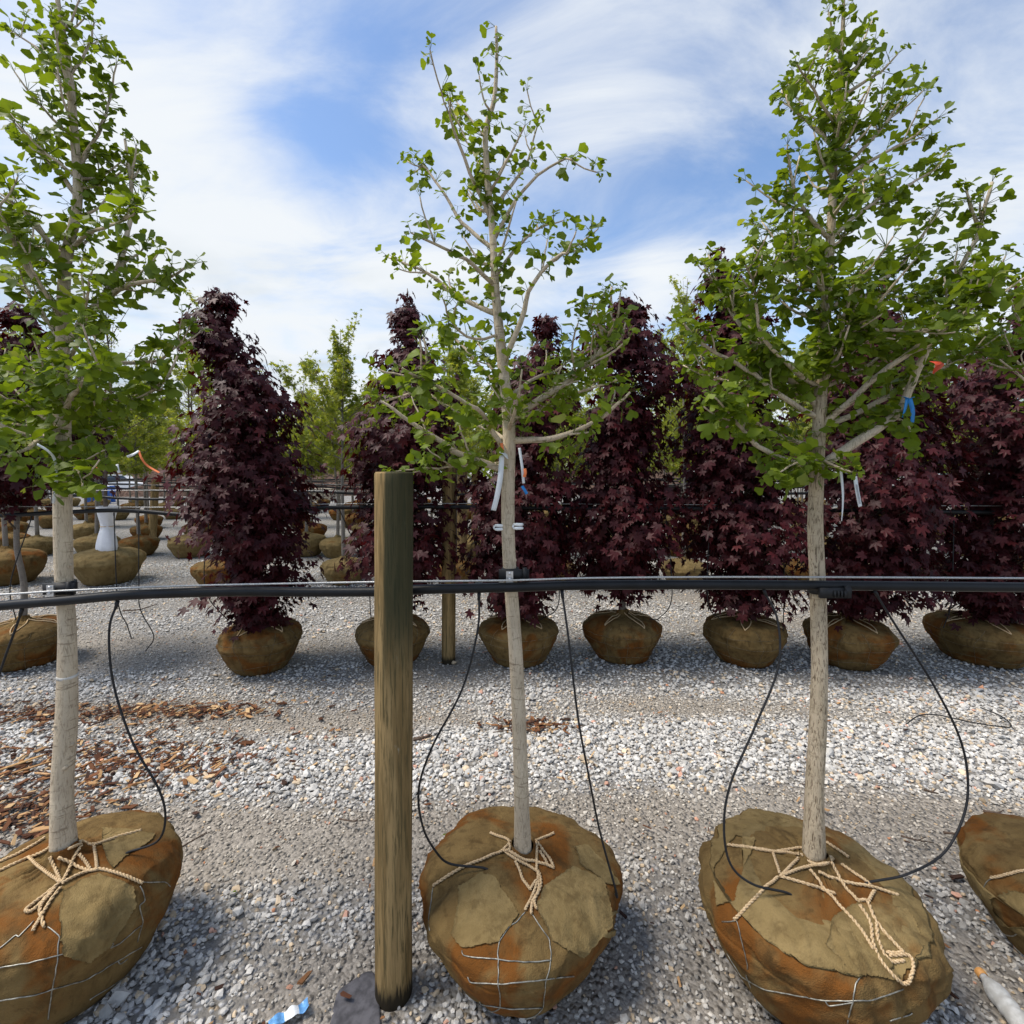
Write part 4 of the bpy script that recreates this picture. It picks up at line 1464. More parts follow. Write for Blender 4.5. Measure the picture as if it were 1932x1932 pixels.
maples['d'] = maple('purple maple with bare lower trunk above a root ball tied with a twine star', 1180, M_Y + .08,
      [(1110, 1130, 1215), (1060, 1085, 1268), (1000, 1062, 1275), (920, 1070, 1265), (840, 1075, 1258), (760, 1085, 1255), (700, 1100, 1262), (650, 1085, 1255), (610, 1100, 1235), (580, 1150, 1215), (560, 1180, 1200)], 107, 260, .34, .395, 560, 25, 1174)
maples['e'] = maple('purple maple on the root ball with a rust-red patch and twine loop', 1390, M_Y,
      [(1130, 1345, 1450), (1090, 1300, 1490), (1030, 1280, 1505), (950, 1275, 1500), (870, 1270, 1490), (790, 1285, 1480), (710, 1300, 1470), (640, 1310, 1460), (570, 1325, 1440), (510, 1335, 1375), (482, 1338, 1366)], 109, 270, .335, .40, 480, 25, 1405)
maples['f'] = maple('purple maple on the root ball behind the right ginkgo trunk', 1620, M_Y - .05,
      [(1150, 1580, 1640), (1110, 1545, 1690), (1050, 1505, 1755), (980, 1510, 1775), (900, 1520, 1775), (820, 1530, 1770), (740, 1540, 1750), (670, 1560, 1730), (610, 1590, 1700), (560, 1620, 1680)], 111, 270, .345, .40, 560, 25, 1598)
maples['g'] = maple('purple maple at the far right on the widest squat root ball', 1855, M_Y + .03,
      [(1165, 1835, 1895), (1120, 1800, 1935), (1050, 1770, 1975), (960, 1765, 1995), (880, 1755, 2000), (800, 1760, 1990), (720, 1785, 1985), (650, 1860, 1980), (590, 1900, 1960), (540, 1915, 1945)], 113, 270, .40, .385, 540, 25, 1852)
maples['h'] = maple('high-crowned purple maple on a bare trunk behind the left ginkgo', 60, 4.2,
      [(940, -20, 70), (900, -60, 130), (860, -75, 205), (810, -70, 200), (760, -60, 170), (700, -45, 145), (650, -20, 110), (600, 10, 80)], 115, 150, .33, .385, 600, 24, 46, .026)


# ------------------------------------------------------------------ far rows of green maples
def far_tree_meshes(seed, H, cb, Wd, nl, tmpl, mat, bark, lsz, spires=3):
    rng = np.random.default_rng(seed)
    tr, pos, yd, nh, sz = MB(), [], [], [], []
    tp = smooth(np.array([[0, 0, .33], [rng.normal(0, .02), rng.normal(0, .02), H * .35], [rng.normal(0, .04), rng.normal(0, .04), H * .7], [0, 0, H]]), 24)
    tr.tube(tp, np.linspace(.036, .004, 24), 8)
    nb = 26
    pts = []
    for i in range(nb):
        f = (i + rng.random()) / nb
        z = cb + (H * .92 - cb) * f
        az = i * 2.4 + rng.normal(0, .3)
        L = Wd * (math.sin(min(1, f * 1.15 + .22) * np.pi) ** .7 * .85 + .15) * rng.uniform(.75, 1.15)
        s = tp[np.argmin(np.abs(tp[:, 2] - z))]
        up = .55 + .7 * f
        e = s + np.array([math.cos(az) * L, math.sin(az) * L, L * up])
        q = smooth(np.array([s, (s + e) / 2 + np.array([0, 0, -.05]), e]), 8)
        tr.tube(q, np.linspace(.011, .0025, 8), 5)
        for k in range(int(5 + L * 16)):
            g = rng.uniform(.25, 1)
            a = q[int(g * 7)]
            d = rng.normal(0, 1, 3)
            d /= np.linalg.norm(d)
            e2 = a + d * rng.uniform(.05, .22) + np.array([0, 0, .05])
            tr.tube(np.array([a, e2]), [.003, .0015], 3, False)
            pts.append((a, e2))
    for k in range(spires):
        a = tp[np.argmin(np.abs(tp[:, 2] - H * rng.uniform(.7, .9)))]
        e2 = a + np.array([rng.normal(0, .22), rng.normal(0, .22), rng.uniform(.5, .9)])
        tr.tube(smooth(np.array([a, (a + e2) / 2 + np.array([rng.normal(0, .05), 0, 0]), e2]), 6), np.linspace(.007, .002, 6), 4)
        for _ in range(4):
            pts.append((a, e2))
    per = max(2, nl // len(pts))
    for a, e in pts:
        n = rng.poisson(per)
        if n == 0:
            continue
        f = rng.uniform(.2, 1.05, n)[:, None]
        p = a + (e - a) * f + rng.normal(0, .035, (n, 3))
        pos.append(p)
        d = rng.normal(0, 1, (n, 3))
        d[:, 2] -= .5
        yd.append(d)
        nh.append(rng.normal(0, .6, (n, 3)) + np.array([0, 0, 1.0]))
        sz.append(rng.uniform(.6, 1.15, n) * lsz)
    pos, yd, nh, sz = map(np.concatenate, (pos, yd, nh, sz))
    cm = leaf_cloud(pos, frames(yd, nh), sz, tmpl, rng, mat)
    cm.name = 'crown'
    return tr.mesh('trunk', bark), cm


FAR = [far_tree_meshes(200 + i, H, cb, Wd, nl, T_FAR, M['leaf_far'], M['bark_grey'], .056, sp)
       for i, (H, cb, Wd, nl, sp) in enumerate(((4.0, 1.72, .85, 4300, 3), (3.8, 1.62, .95, 4800, 4), (4.3, 1.8, .80, 3800, 2), (3.6, 1.65, .90, 4400, 3)))]
BARE = far_tree_meshes(260, 4.4, 1.9, .6, 350, T_FAR, M['leaf_far'], M['bark_dark'], .028, 4)
FB = []
for i in range(5):
    b_ = Ball(0, 0, .35, .40, 300 + i, 1.9)
    FB.append((b_.mesh(84, 54, M['burlap_tan'] if i % 2 else M['burlap']), b_))


def far_tree(px, Y, var, ball, label, group, sc=1.0, rot=0.0, bs=1.0, wrap=False):
    x = P(px, 1000, Y)[0]
    root = tree_root('young_maple', (x, Y, 0), label, 'tree', group)
    root.rotation_euler = (0, 0, rot)
    tm, cm = BARE if var < 0 else FAR[var]
    t = link('trunk', tm, root)
    c = link('crown', cm, root)
    for o in (t, c):
        o.scale = (1, 1, sc)
    tag(c, kind='stuff')
    bo = link('root_ball', FB[ball][0], root)
    bo.scale = (bs, bs, bs)
    return root


rr_ = random.Random(5)
G3 = ('slender green maple in the row directly behind the purple maples', 'green maples in the third row')
L3 = {10: 'slender green maple on a broad root ball behind the high-crowned purple maple',
      202: 'slender green maple with its lower trunk wrapped in white paper',
      408: 'slender green maple directly behind the lone purple maple',
      648: 'slender green maple just behind and left of the narrow-spired purple maple',
      860: 'slender green maple standing beside the thick tan post',
      1048: 'slender green maple glimpsed beside the purple maple with the bare lower trunk',
      1290: 'slender green maple glimpsed between the bare-trunked purple maple and the rust-patched ball maple',
      1520: 'slender green maple glimpsed between the rust-patched ball maple and the right ginkgo trunk',
      1738: 'slender green maple behind the gap next to the widest squat root ball',
      1960: 'slender green maple hidden behind the purple maple on the widest squat ball'}
for i, (px, bs) in enumerate(((10, 1.3), (202, 1.32), (408, .95), (648, .95), (860, .95), (1048, .9), (1290, .95), (1520, .95), (1738, 1.0), (1960, 1.0))):
    lab = (L3[px], G3[1])
    far_tree(px, 7.25 + rr_.uniform(-.1, .1), (-1 if px == 202 else i % 4), i % 5, lab[0], lab[1], rr_.uniform(.9, 1.05), rr_.uniform(0, 6.28), bs)
rows = [(9.7, [8, 70, 182, 262, 358, 470, 578, 637, 760, 880, 1010, 1140, 1285, 1420, 1560, 1700, 1830, 1960], 'fourth'),
        (12.1, None, 'fifth'), (14.6, None, 'sixth'), (17.2, None, 'seventh'), (20.2, None, 'eighth'), (23.5, None, 'ninth')]
for Y, xs, nm in rows:
    if xs is None:
        st = 1.5 / Y * FPX
        xs = np.arange(-90, 2030, st) + np.array([rr_.uniform(-.22, .22) for _ in np.arange(-90, 2030, st)]) * st
    for i, px in enumerate(xs):
        far_tree(px, Y + rr_.uniform(-.25, .25), rr_.choice([0, 1, 2, 3, 0, 1, 3, -1] if Y < 13 else [0, 1, 2, 3]), rr_.randrange(5),
                 f'distant slender green maple in the {nm} nursery row from the front', f'green maples in the {nm} row', rr_.uniform(.86, 1.12), rr_.uniform(0, 6.28), rr_.uniform(.85, 1.1))

# white trunk wrap on the third-row maple
wx = P(202, 1000, 7.25)
mb = MB()
pr = smooth(np.array([(.115, .52), (.125, .62), (.10, .78), (.075, .92), (.10, 1.05), (.125, 1.16), (.13, 1.22)]), 22)
a = np.linspace(0, 2 * np.pi, 22, endpoint=False)
rw = pr[:, None, 0] * (1 + .10 * np.sin(3 * a + pr[:, None, 1] * 5) + .05 * np.sin(7 * a))
V = np.stack([rw * np.cos(a), rw * np.sin(a), np.repeat(pr[:, 1:2], 22, 1)], -1).reshape(-1, 3)
mb.add(V, gridfaces(22, 22, True))
o = mb.obj('trunk_wrap', M['paper'])
o.location = (wx[0], 7.25, -.06)
tag(o, 'white paper trunk wrap tied in at its waist around a slender maple', 'trunk wrap')
mb = MB()
th = np.linspace(0, 2 * np.pi, 20)
mb.tube(np.stack([.078 * np.cos(th), .078 * np.sin(th), np.full(20, .92)], -1), .006, 5, False)
mb.obj('tie', M['twine'], o)

# ------------------------------------------------------------------ trees behind the yard
BIG = [far_tree_meshes(400 + i, H, 1.6, Wd, 4200, T_TREE, M['leaf_tree'], M['bark_dark'], .085, 0) for i, (H, Wd) in enumerate(((6.2, 2.1), (5.4, 1.9)))]
for i, x in enumerate(np.linspace(-44, 44, 24)):
    Y = 38 + rr_.uniform(-3, 5)
    root = tree_root('background_tree', (x + rr_.uniform(-1, 1), Y, -.33), 'broad green tree in the belt beyond the nursery rows', 'tree', 'trees beyond the nursery rows')
    root.rotation_euler = (0, 0, rr_.uniform(0, 6.28))
    s_ = rr_.uniform(.75, 1.15)
    root.scale = (s_, s_, s_ * .8)
    tm, cm = BIG[i % 2]
    link('trunk', tm, root)
    tag(link('crown', cm, root), kind='stuff')


# ------------------------------------------------------------------ posts
def post(px, py_top, Y, rad, label, mat, lean_px=0.0, top=None, sides=40):
    base = P(px, 1200, Y)
    base[2] = 0
    tpz = P(px + lean_px, py_top, Y)
    H = tpz[2]
    n = 60
    z = np.linspace(-.03, H, n)
    wv = Waves(int(px), 2, 16, .5, 3)
    a = np.linspace(0, 2 * np.pi, sides, endpoint=False)
    A, Z = np.meshgrid(a, z)
    r = rad * (1 + .018 * wv(np.stack([np.cos(A) + np.sin(A) * .5, Z * .6], -1)))
    # shallow drying checks along the grain
    for k in range(5):
        a0 = rr_.uniform(0, 6.28)
        r -= rad * .035 * np.exp(-((np.angle(np.exp(1j * (A - a0 - .05 * np.sin(Z * 2 + k))))) / .035) ** 2) * np.clip(np.sin(Z * 2.1 + k * 1.7), 0, 1)
    lx = (tpz[0] - base[0]) * (Z / H)
    V = np.stack([np.cos(A) * r + lx, np.sin(A) * r, Z], -1)
    V[-1, :, 2] -= 0
    edge = V[-1].copy()
    cen = edge.mean(0)
    inner = cen + (edge - cen) * .93
    inner[:, 2] += .006
    ctr = cen + np.array([0, 0, .007])
    allv = np.concatenate([V.reshape(-1, 3), inner, [ctr]])
    q = np.concatenate([gridfaces(n, sides, True), np.array([[(n - 1) * sides + k, (n - 1) * sides + (k + 1) % sides, n * sides + (k + 1) % sides, n * sides + k] for k in range(sides)])])
    t = np.array([[n * sides + k, n * sides + (k + 1) % sides, (n + 1) * sides] for k in range(sides)])
    o = link('wooden_post', make_mesh('wooden_post', allv, [q, t], mat, True), None, tuple(base))
    return tag(o, label, 'post')


post(735, 894, 1.50, .0585, 'round treated wooden post with olive stain near its top, standing in front of the hose', M['post'], 8)
post(846, 872, 4.22, .060, 'dark round wooden post standing between the purple maples', M['post2'], 2)
post(872, 862, 7.2, .075, 'thick tan wooden post behind the purple maples', M['post2'], 1)
post(896, 862, 9.7, .075, 'second tan wooden post lined up behind the thick tan one', M['post2'], 1)
post(293, 905, 11.9, .085, 'far wooden post beside the distant root balls at the orange ribbon', M['post2'], 0)


# ------------------------------------------------------------------ hoses, cables, drip tubes
def hose_obj(pts, rad, name, label, cat, mat, group=None, sides=12, n=160):
    mb = MB()
    mb.tube(smooth(np.array(pts), n), rad, sides)
    return tag(mb.obj(name, mat), label, cat, group)


near = [(-120, 1158), (0, 1143), (120, 1133), (220, 1124), (330, 1119), (450, 1116), (600, 1117), (720, 1116), (800, 1112), (960, 1108), (1100, 1104), (1300, 1103), (1500, 1104), (1720, 1106), (1932, 1108), (2120, 1110)]
hose = hose_obj([P(x, y, HOSE_Y) for x, y in near], .0158, 'irrigation_hose', 'thick black irrigation hose strung across the ginkgo row', 'hose', M['hose'], None, 14, 240)
cable = hose_obj([P(x, y, HOSE_Y - .002) for x, y in [(-120, 1126), (0, 1122), (130, 1114), (330, 1106), (500, 1102), (720, 1098)]] +
                 [P(x, y, HOSE_Y - .012) for x, y in [(960, 1095), (1100, 1091), (1300, 1089), (1550, 1089), (1932, 1091), (2120, 1092)]], .0034, 'steel_cable',
                 'thin galvanised cable running just above the thick black hose', 'cable', M['cable'], None, 8, 200)


def drip(pts, ball=None, end=None, Y=HOSE_Y, parent=hose, r=.0036, dy=0.0):
    m = len(pts)
    p3 = []
    for i, (x, y) in enumerate(pts):
        f = i / max(1, m - 1)
        yy = Y + dy * math.sin(f * 3.1)
        if ball is not None:
            q = ball.S(*end)
            yy = Y + (q[1] - Y) * f ** 2 + dy * math.sin(f * 3.1)
        p3.append(P(x, y, yy))
    if ball is not None:
        q = ball.S(*end) + ball.normal(*end) * .004
        p3.append(q)
        p3.append(q - ball.normal(*end) * .02 + np.array([.01, -.01, 0]))
    p3 = np.array(p3)
    mb = MB()
    mb.tube(smooth(p3, 70), r, 7)
    d = p3[1] - p3[0]
    d /= np.linalg.norm(d)
    mb.tube(np.array([p3[0] + np.array([0, 0, .004]), p3[0] + d * .022]), [.0062, .0050], 8)
    return mb.obj('drip_tube', M['rubber'], parent)


drip([(222, 1136), (206, 1190), (214, 1290), (250, 1400), (300, 1490), (312, 1545), (296, 1588)], bL, bL.pix(238, 1612), dy=-.02)
drip([(904, 1120), (901, 1190), (872, 1300), (815, 1410), (790, 1490), (798, 1560), (822, 1606), (850, 1630)], bC, bC.pix(915, 1640), dy=-.06)
drip([(1060, 1116), (1072, 1200), (1090, 1350), (1110, 1460), (1132, 1570)], bC, bC.pix(1160, 1684), dy=-.05)
drip([(1440, 1112), (1467, 1170), (1468, 1260), (1425, 1370), (1378, 1480), (1366, 1560), (1378, 1630), (1420, 1668)], bR, bR.pix(1486, 1688), dy=-.05)
drip([(1650, 1116), (1690, 1180), (1760, 1290), (1810, 1390), (1826, 1470), (1818, 1540), (1780, 1610), (1710, 1650)], bR, bR.pix(1634, 1668), dy=.02)
drip([(42, 1150), (28, 1190), (8, 1245), (-20, 1330)])
drip([(1990, 1118), (2010, 1250), (1990, 1450)], bF, bF.pix(2030, 1640))

row2 = [(-80, 975), (0, 973), (130, 966), (230, 963), (330, 970), (420, 976), (560, 962), (620, 958), (760, 956), (900, 957), (1100, 960), (1290, 959), (1500, 962), (1800, 966), (2030, 968)]
hose2 = hose_obj([P(x, y, 4.10) for x, y in row2], .0175, 'irrigation_hose', 'thin-looking black hose strung across the row of purple maples', 'hose', M['hose'])
hose_obj([P(x, y, 4.095) for x, y in [(-80, 955), (130, 956), (300, 957), (420, 956), (620, 951), (900, 950), (1290, 952), (2030, 955)]], .003, 'steel_cable',
         'thin cable running above the hose along the purple maples', 'cable', M['cable'])
for k, pts in zip('hhabcdeefg', ([(60, 975), (20, 1100), (30, 1170)], [(215, 968), (222, 1130), (240, 1180), (248, 1205)], [(395, 978), (385, 1080), (395, 1130), (430, 1170)], [(640, 960), (690, 1080), (700, 1165)], [(1035, 962), (1055, 1130), (1020, 1170)],
                       [(1255, 962), (1268, 1120), (1245, 1165), (1225, 1168)], [(1340, 960), (1335, 1130), (1360, 1170)], [(1480, 962), (1478, 1180), (1470, 1230)], [(1700, 966), (1690, 1120), (1660, 1170)], [(1800, 968), (1795, 1130), (1780, 1185)])):
    drip(pts, None, None, 4.10, hose2, .0042, -.05)
drip([(262, 966), (262, 1100), (265, 1150), (290, 1200), (275, 1228)], None, None, 4.08, hose2, .004, -.03)

ri = 0
for Y, nm, zz in ((7.0, 'third', 1.34), (9.45, 'fourth', 1.36), (11.85, 'fifth', 1.36), (14.4, 'sixth', 1.38), (17.0, 'seventh', 1.38), (20.0, 'eighth', 1.38)):
    xs = np.linspace(-1.15 * Y, 1.15 * Y, 26)
    zs_ = zz + .045 * np.sin(xs * 1.7 + Y) + .025 * np.sin(xs * .6 + Y * 3)
    hose_obj(np.stack([xs, np.full(26, Y), zs_], -1), .019, 'irrigation_hose', f'distant black hose along the {nm} nursery row from the front', 'hose', M['hose'], None, 8, 120)
    if nm in ('third', 'fourth'):
        hose_obj(np.stack([xs, np.full(26, Y - .03), zz + .06 + .008 * np.sin(xs)], -1), .0035, 'steel_cable', f'distant thin cable above the hose of the {nm} nursery row', 'cable', M['cable'], None, 6, 60)


# ------------------------------------------------------------------ straps round the trunks
def strap(tc_, rad, py, label, clip=True, tall=.040, buckle=False, side=.0):
    j = np.argmin(np.abs(proj(tc_)[1] - py))
    c, r = tc_[j], rad[j]
    root = tree_root('tree_strap', tuple(c), label, 'strap')
    mb = MB()
    pr_ = [(r + .001, -tall / 2), (r + .006, -tall / 2), (r + .0075, -tall / 4), (r + .0075, tall / 4), (r + .006, tall / 2), (r + .001, tall / 2)]
    mb.lathe(pr_, 28)
    mb.obj('band', M['rubber'], root)
    mb = MB()
    yb = -(r + .011) if clip else -(c[1] - HOSE_Y + .0235)
    mb.box((.012 + side, yb + .003, 0), (.10, .012, tall * .92))
    mb.box((.048 + side, yb - .001, .004), (.014, .012, tall * 1.05))
    if buckle:
        for k in range(4):
            mb.box((.005 + k * .011 + side, yb - .006, -.002), (.005, .008, tall * .6))
    mb.obj('buckle', M['rubber'], root)
    if clip:
        cl = MB().box((-.002 + side, yb - .012, -.002), (.023, .006, .036)).obj('clip', M['steel'], root, False)
        for dz in (-.009, .010):
            b2 = MB()
            b2.lathe([(.0001, .0045), (.0038, .0045), (.0045, .002), (.0048, 0)], 10, (-.002 + side, yb - .015, dz), np.array([[1, 0, 0], [0, 0, -1], [0, 1, 0]]))
            b2.obj('bolt', M['steel'], cl)
    return root


strap(tcL, radL, 1113, 'black rubber strap with steel clip round the left ginkgo trunk')
strap(tcC, radC, 1092, 'black rubber strap with steel clip round the middle ginkgo trunk')
strap(tcR, radR, 1099, 'black ribbed buckle strap round the ridged trunk of the right ginkgo', False, .036, True)


# ------------------------------------------------------------------ ribbons and tags
def ribbon(pts, width, mat, label, name='ribbon', twist=0.3, cat='ribbon', rotx=0.0, printed=False):
    p = smooth(np.array(pts), 24)
    c = p[0].copy()
    p = p - c
    n = len(p)
    t = np.gradient(p, axis=0)
    t /= np.linalg.norm(t, axis=1, keepdims=True) + 1e-9
    V = []
    for i in range(n):
        a = rotx + twist * i / n
        sd = np.cross(t[i], [0, math.cos(a + 1.57), 0]) if False else np.array([math.cos(a), math.sin(a), 0])
        sd = sd - t[i] * np.dot(sd, t[i])
        sd /= np.linalg.norm(sd) + 1e-9
        nn = np.cross(sd, t[i]) * .0006
        V += [p[i] - sd * width / 2 - nn, p[i] + sd * width / 2 - nn, p[i] + sd * width / 2 + nn, p[i] - sd * width / 2 + nn]
    mb = MB()
    mb.add(np.array(V), np.concatenate([gridfaces(n, 4, True), [[3, 2, 1, 0], [4 * n - 4, 4 * n - 3, 4 * n - 2, 4 * n - 1]]]))
    o = mb.obj(name, mat)
    o.location = c
    if printed:
        V2 = np.array(V).reshape(n, 4, 3)[int(n * .3):int(n * .92)]
        L, Rr = V2[:, 0], V2[:, 1]
        off = np.array([0, -.0016, 0])
        q = np.stack([L * .72 + Rr * .28 + off, L * .28 + Rr * .72 + off], 1).reshape(-1, 3)
        me = make_mesh('print', q, [gridfaces(len(V2), 2)], M['print'])
        link('print', me, o)
    return tag(o, label, cat)


FY = ROWY - .05
ribbon([P(947, 858, FY), P(944, 900, FY - .012), P(938, 935, FY - .01), P(931, 963, FY - .005)], .017, M['ribbon_white'], 'long white plastic tag hanging from the middle ginkgo trunk', 'plant_tag', .3, 'tag')
ribbon([P(941, 852, FY - .004), P(950, 856, FY - .012), P(958, 862, FY + .002)], .020, M['ribbon_white'], 'white tag loop wrapped round a pruned stub of the middle ginkgo', 'plant_tag', .1, 'tag', R(60))
ribbon([P(980, 845, FY + .02), P(985, 880, FY + .01), P(988, 912, FY + .012)], .009, M['ribbon_white'], 'thin white tag hanging right of the middle ginkgo trunk', 'plant_tag', .2, 'tag')
ribbon([P(946, 836, FY), P(947, 842, FY - .004), P(948, 850, FY)], .010, M['ribbon_orange'], 'small orange ribbon end above the white tag of the middle ginkgo', 'ribbon', .3)
ribbon([P(990, 884, FY), P(991, 892, FY - .004), P(989, 900, FY)], .010, M['ribbon_orange'], 'small orange ribbon end beside the thin white tag', 'ribbon', .3)
ribbon([P(985, 917, FY + .02), P(990, 925, FY + .016), P(994, 932, FY + .02)], .010, M['ribbon_blue'], 'tiny blue ribbon end behind the middle ginkgo trunk', 'ribbon', .3)
ribbon([P(1586, 885, FY - .02), P(1590, 925, FY - .03), P(1590, 955, FY - .03), P(1588, 983, FY - .025)], .009, M['ribbon_white'], 'narrow twisted white tag hanging beside the right ginkgo trunk', 'plant_tag', .9, 'tag')
ribbon([P(1613, 898, FY - .03), P(1617, 925, FY - .04), P(1623, 956, FY - .035)], .013, M['ribbon_white'], 'printed white tag hanging under the right ginkgo leaves', 'plant_tag', .15, 'tag', printed=True)
# blue ribbon knotted on the limb
BX = P(1712, 752, ROWY - .055)
ro = tree_root('ribbon', tuple(BX), 'bright blue ribbon knotted round the thick limb of the right ginkgo', 'ribbon')
for nm, pts, wdt, an in (('tail', [(1712, 750), (1708, 770), (1703, 788)], .014, .2), ('tail', [(1716, 752), (1722, 775), (1721, 797)], .013, -.3), ('knot', [(1704, 748), (1713, 752), (1722, 750)], .016, R(50))):
    q = ribbon([P(x, y, ROWY - .062 - .004 * (nm == 'knot')) for x, y in pts], wdt, M['ribbon_blue'], None, nm, .5, None, an)
    q.parent = ro
    q.location = Vector(q.location) - ro.location
ribbon([P(1764, 682, ROWY - .26), P(1772, 688, ROWY - .275), P(1768, 700, ROWY - .26)], .030, M['ribbon_red'], 'curled red-orange tag among the right ginkgo leaves', 'plant_tag', .6, 'tag')
# small white plastic clips on the middle trunk
for x, lab, s_ in ((941, 'white plastic clip sticking out left of the middle ginkgo trunk', .9), (977, 'white plastic clip on the front of the middle ginkgo trunk', 1.0)):
    c = P(x, 995 if x == 941 else 993, ROWY - (.012 if x == 941 else .036))
    mb = MB()
    for dz in (-.006, .006):
        mb.tube(np.array([[-.014 * s_, 0, dz], [-.004, -.003, dz * 1.05], [.010 * s_, -.002, dz * .95], [.016 * s_, .002, dz]]), [.0040, .0052, .0052, .0042], 8)
    mb.tube(np.array([[-.014, 0, -.006], [-.016, -.001, 0], [-.014, 0, .006]]), .003, 6)
    o = mb.obj('plastic_clip', M['ribbon_white'])
    o.location = c
    tag(o, lab, 'clip')
# left tree: white string tag and paper bands
ribbon([P(70, 838, ROWY - .16), P(92, 852, ROWY - .15), P(104, 870, ROWY - .12), P(106, 905, ROWY - .12), P(101, 950, ROWY - .12)], .0075, M['ribbon_white'], 'thin white string tag hanging across the left ginkgo trunk', 'plant_tag', 1.2, 'tag')


def band(tc_, rad, py, h, label, tilt=.06):
    j = np.argmin(np.abs(proj(tc_)[1] - py))
    mb = MB()
    mb.lathe([(rad[j] * .9, -h / 2), (rad[j] + .0012, -h / 2), (rad[j] + .0018, 0), (rad[j] + .0012, h / 2), (rad[j] * .9, h / 2)], 24)
    o = mb.obj('trunk_band', M['trunk_tape'])
    o.location = tc_[j]
    o.rotation_euler = (tilt, .05, 0)
    return tag(o, label, 'band')


band(tcL, radL, 1267, .010, 'narrow pale band round the left ginkgo trunk below the hose')
# far orange ribbon and white tags
ribbon([P(262, 851, 7.0), P(268, 866, 6.98), P(280, 880, 7.0), P(303, 893, 7.0)], .030, M['ribbon_orange'], 'long orange ribbon trailing among the distant green maples', 'ribbon', .6)
ribbon([P(240, 862, 6.95), P(250, 858, 6.94), P(262, 851, 6.97)], .035, M['ribbon_white'], 'white tag beside the long orange ribbon in the distance', 'plant_tag', .2, 'tag')
ribbon([P(221, 876, 6.95), P(222, 884, 6.94), P(225, 892, 6.95)], .04, M['ribbon_white'], 'white tag on the maple with the paper trunk wrap', 'plant_tag', .2, 'tag')
ribbon([P(181, 882, 4.0), P(190, 880, 4.0), P(198, 882, 4.0)], .02, M['ribbon_orange'], 'short orange ribbon at the edge of the high purple crown', 'ribbon', .3)

# ------------------------------------------------------------------ litter and small things on the gravel
# bottle
axis = pgz(1900, 1897) - pgz(1846, 1830)
axis /= np.linalg.norm(axis)
bc = pgz(1850, 1836, .03)
ro = tree_root('plastic_bottle', tuple(bc), 'scuffed clear plastic bottle with orange cap ring lying by the rightmost root ball', 'bottle')
zx = axis
xx = np.cross(zx, [0, 0, 1])
xx /= np.linalg.norm(xx)
yy = np.cross(zx, xx)
MM = np.stack([xx, yy, zx], 1)
t = NT('bottle_plastic')
nz = t.noise(t.obj(), 40, 4)
cc_ = t.mix(t.ramp(nz.outputs['Fac'], .35, .7), (.50, .49, .46), (.68, .68, .66))
b_ = t.bsdf(cc_, .22, .5, nz.outputs['Fac'], .35, .006)
b_.inputs['Transmission Weight'].default_value = .25
b_.inputs['IOR'].default_value = 1.15
M['bottle'] = t.out(b_)
mb = MB()
prb = smooth(np.array([(.011, .005), (.012, .02), (.020, .035), (.028, .055), (.030, .075), (.0275, .09), (.030, .105), (.0275, .12), (.030, .14), (.030, .17), (.028, .178), (.012, .172), (.001, .17)]), 44)
mb.lathe(prb, 26, (0, 0, 0), MM)
mb.obj('body', M['bottle'], ro)
mb = MB()
mb.lathe([(.001, -.008), (.013, -.008), (.0145, -.006), (.0145, .010), (.0125, .012)], 20, (0, 0, 0), MM)
mb.obj('cap', M['cap'], ro)

# wrapper
wc = pgz(545, 1915, .02)
ro = tree_root('wrapper', tuple(wc), 'torn blue and white snack wrapper strip on the gravel left of the near post', 'wrapper')
a_ = .55
dv = np.array([math.cos(a_), math.sin(a_), .05])
sv = np.array([-math.sin(a_), math.cos(a_), 0])
for nm, f0, f1, mt_ in (('blue_part', -.055, -.012, 'wrapper_blue'), ('white_part', -.012, .028, 'ribbon_white'), ('blue_part', .028, .055, 'wrapper_blue')):
    m_ = 8
    ss = np.linspace(f0, f1, m_)
    V = []
    for s_ in ss:
        wv_ = .016 * (1 + .15 * math.sin(s_ * 190))
        zt = .006 * math.sin(s_ * 120) + .004
        for q in (-1, -.3, .4, 1):
            V.append(dv * s_ + sv * wv_ * q + np.array([0, 0, zt + .004 * math.sin(q * 3 + s_ * 80)]))
    V = np.array(V)
    V = np.concatenate([V, V - np.array([0, 0, .001])])
    g = gridfaces(m_, 4)
    link(nm, make_mesh(nm, V, [np.concatenate([g, g[:, ::-1] + m_ * 4])], M[mt_]), ro)

# dark ground cloth / wet slab
q = smooth(np.concatenate([SLAB, SLAB[:1]]), 90)[:-1]
cen = q.mean(0)
wv = Waves(4, 2, 14, 3, 12)
q = cen + (q - cen) * (1 + .03 * wv(q * 1.5))[:, None]
ks = np.linspace(0, 1, 14)
ringp = np.concatenate([cen + (q - cen) * k for k in ks[1:]])
ht = .006 + .0022 * wv(ringp)
V = np.concatenate([np.c_[ringp, ht], np.c_[q, np.full(len(q), -.004)], [[*cen, .006 + .0022 * float(wv(cen))]]])
nq = len(q)
F4 = gridfaces(14, nq, True)
F3 = np.array([[(i + 1) % nq, i, 14 * nq] for i in range(nq)])
o = link('ground_cloth', make_mesh('ground_cloth', V - np.array([*cen, 0]), [F4, F3], M['cloth_grey'], True), None, (*cen, 0))
tag(o, 'dark grey patch of bare ground cloth at the foot of the near post', 'ground cloth')


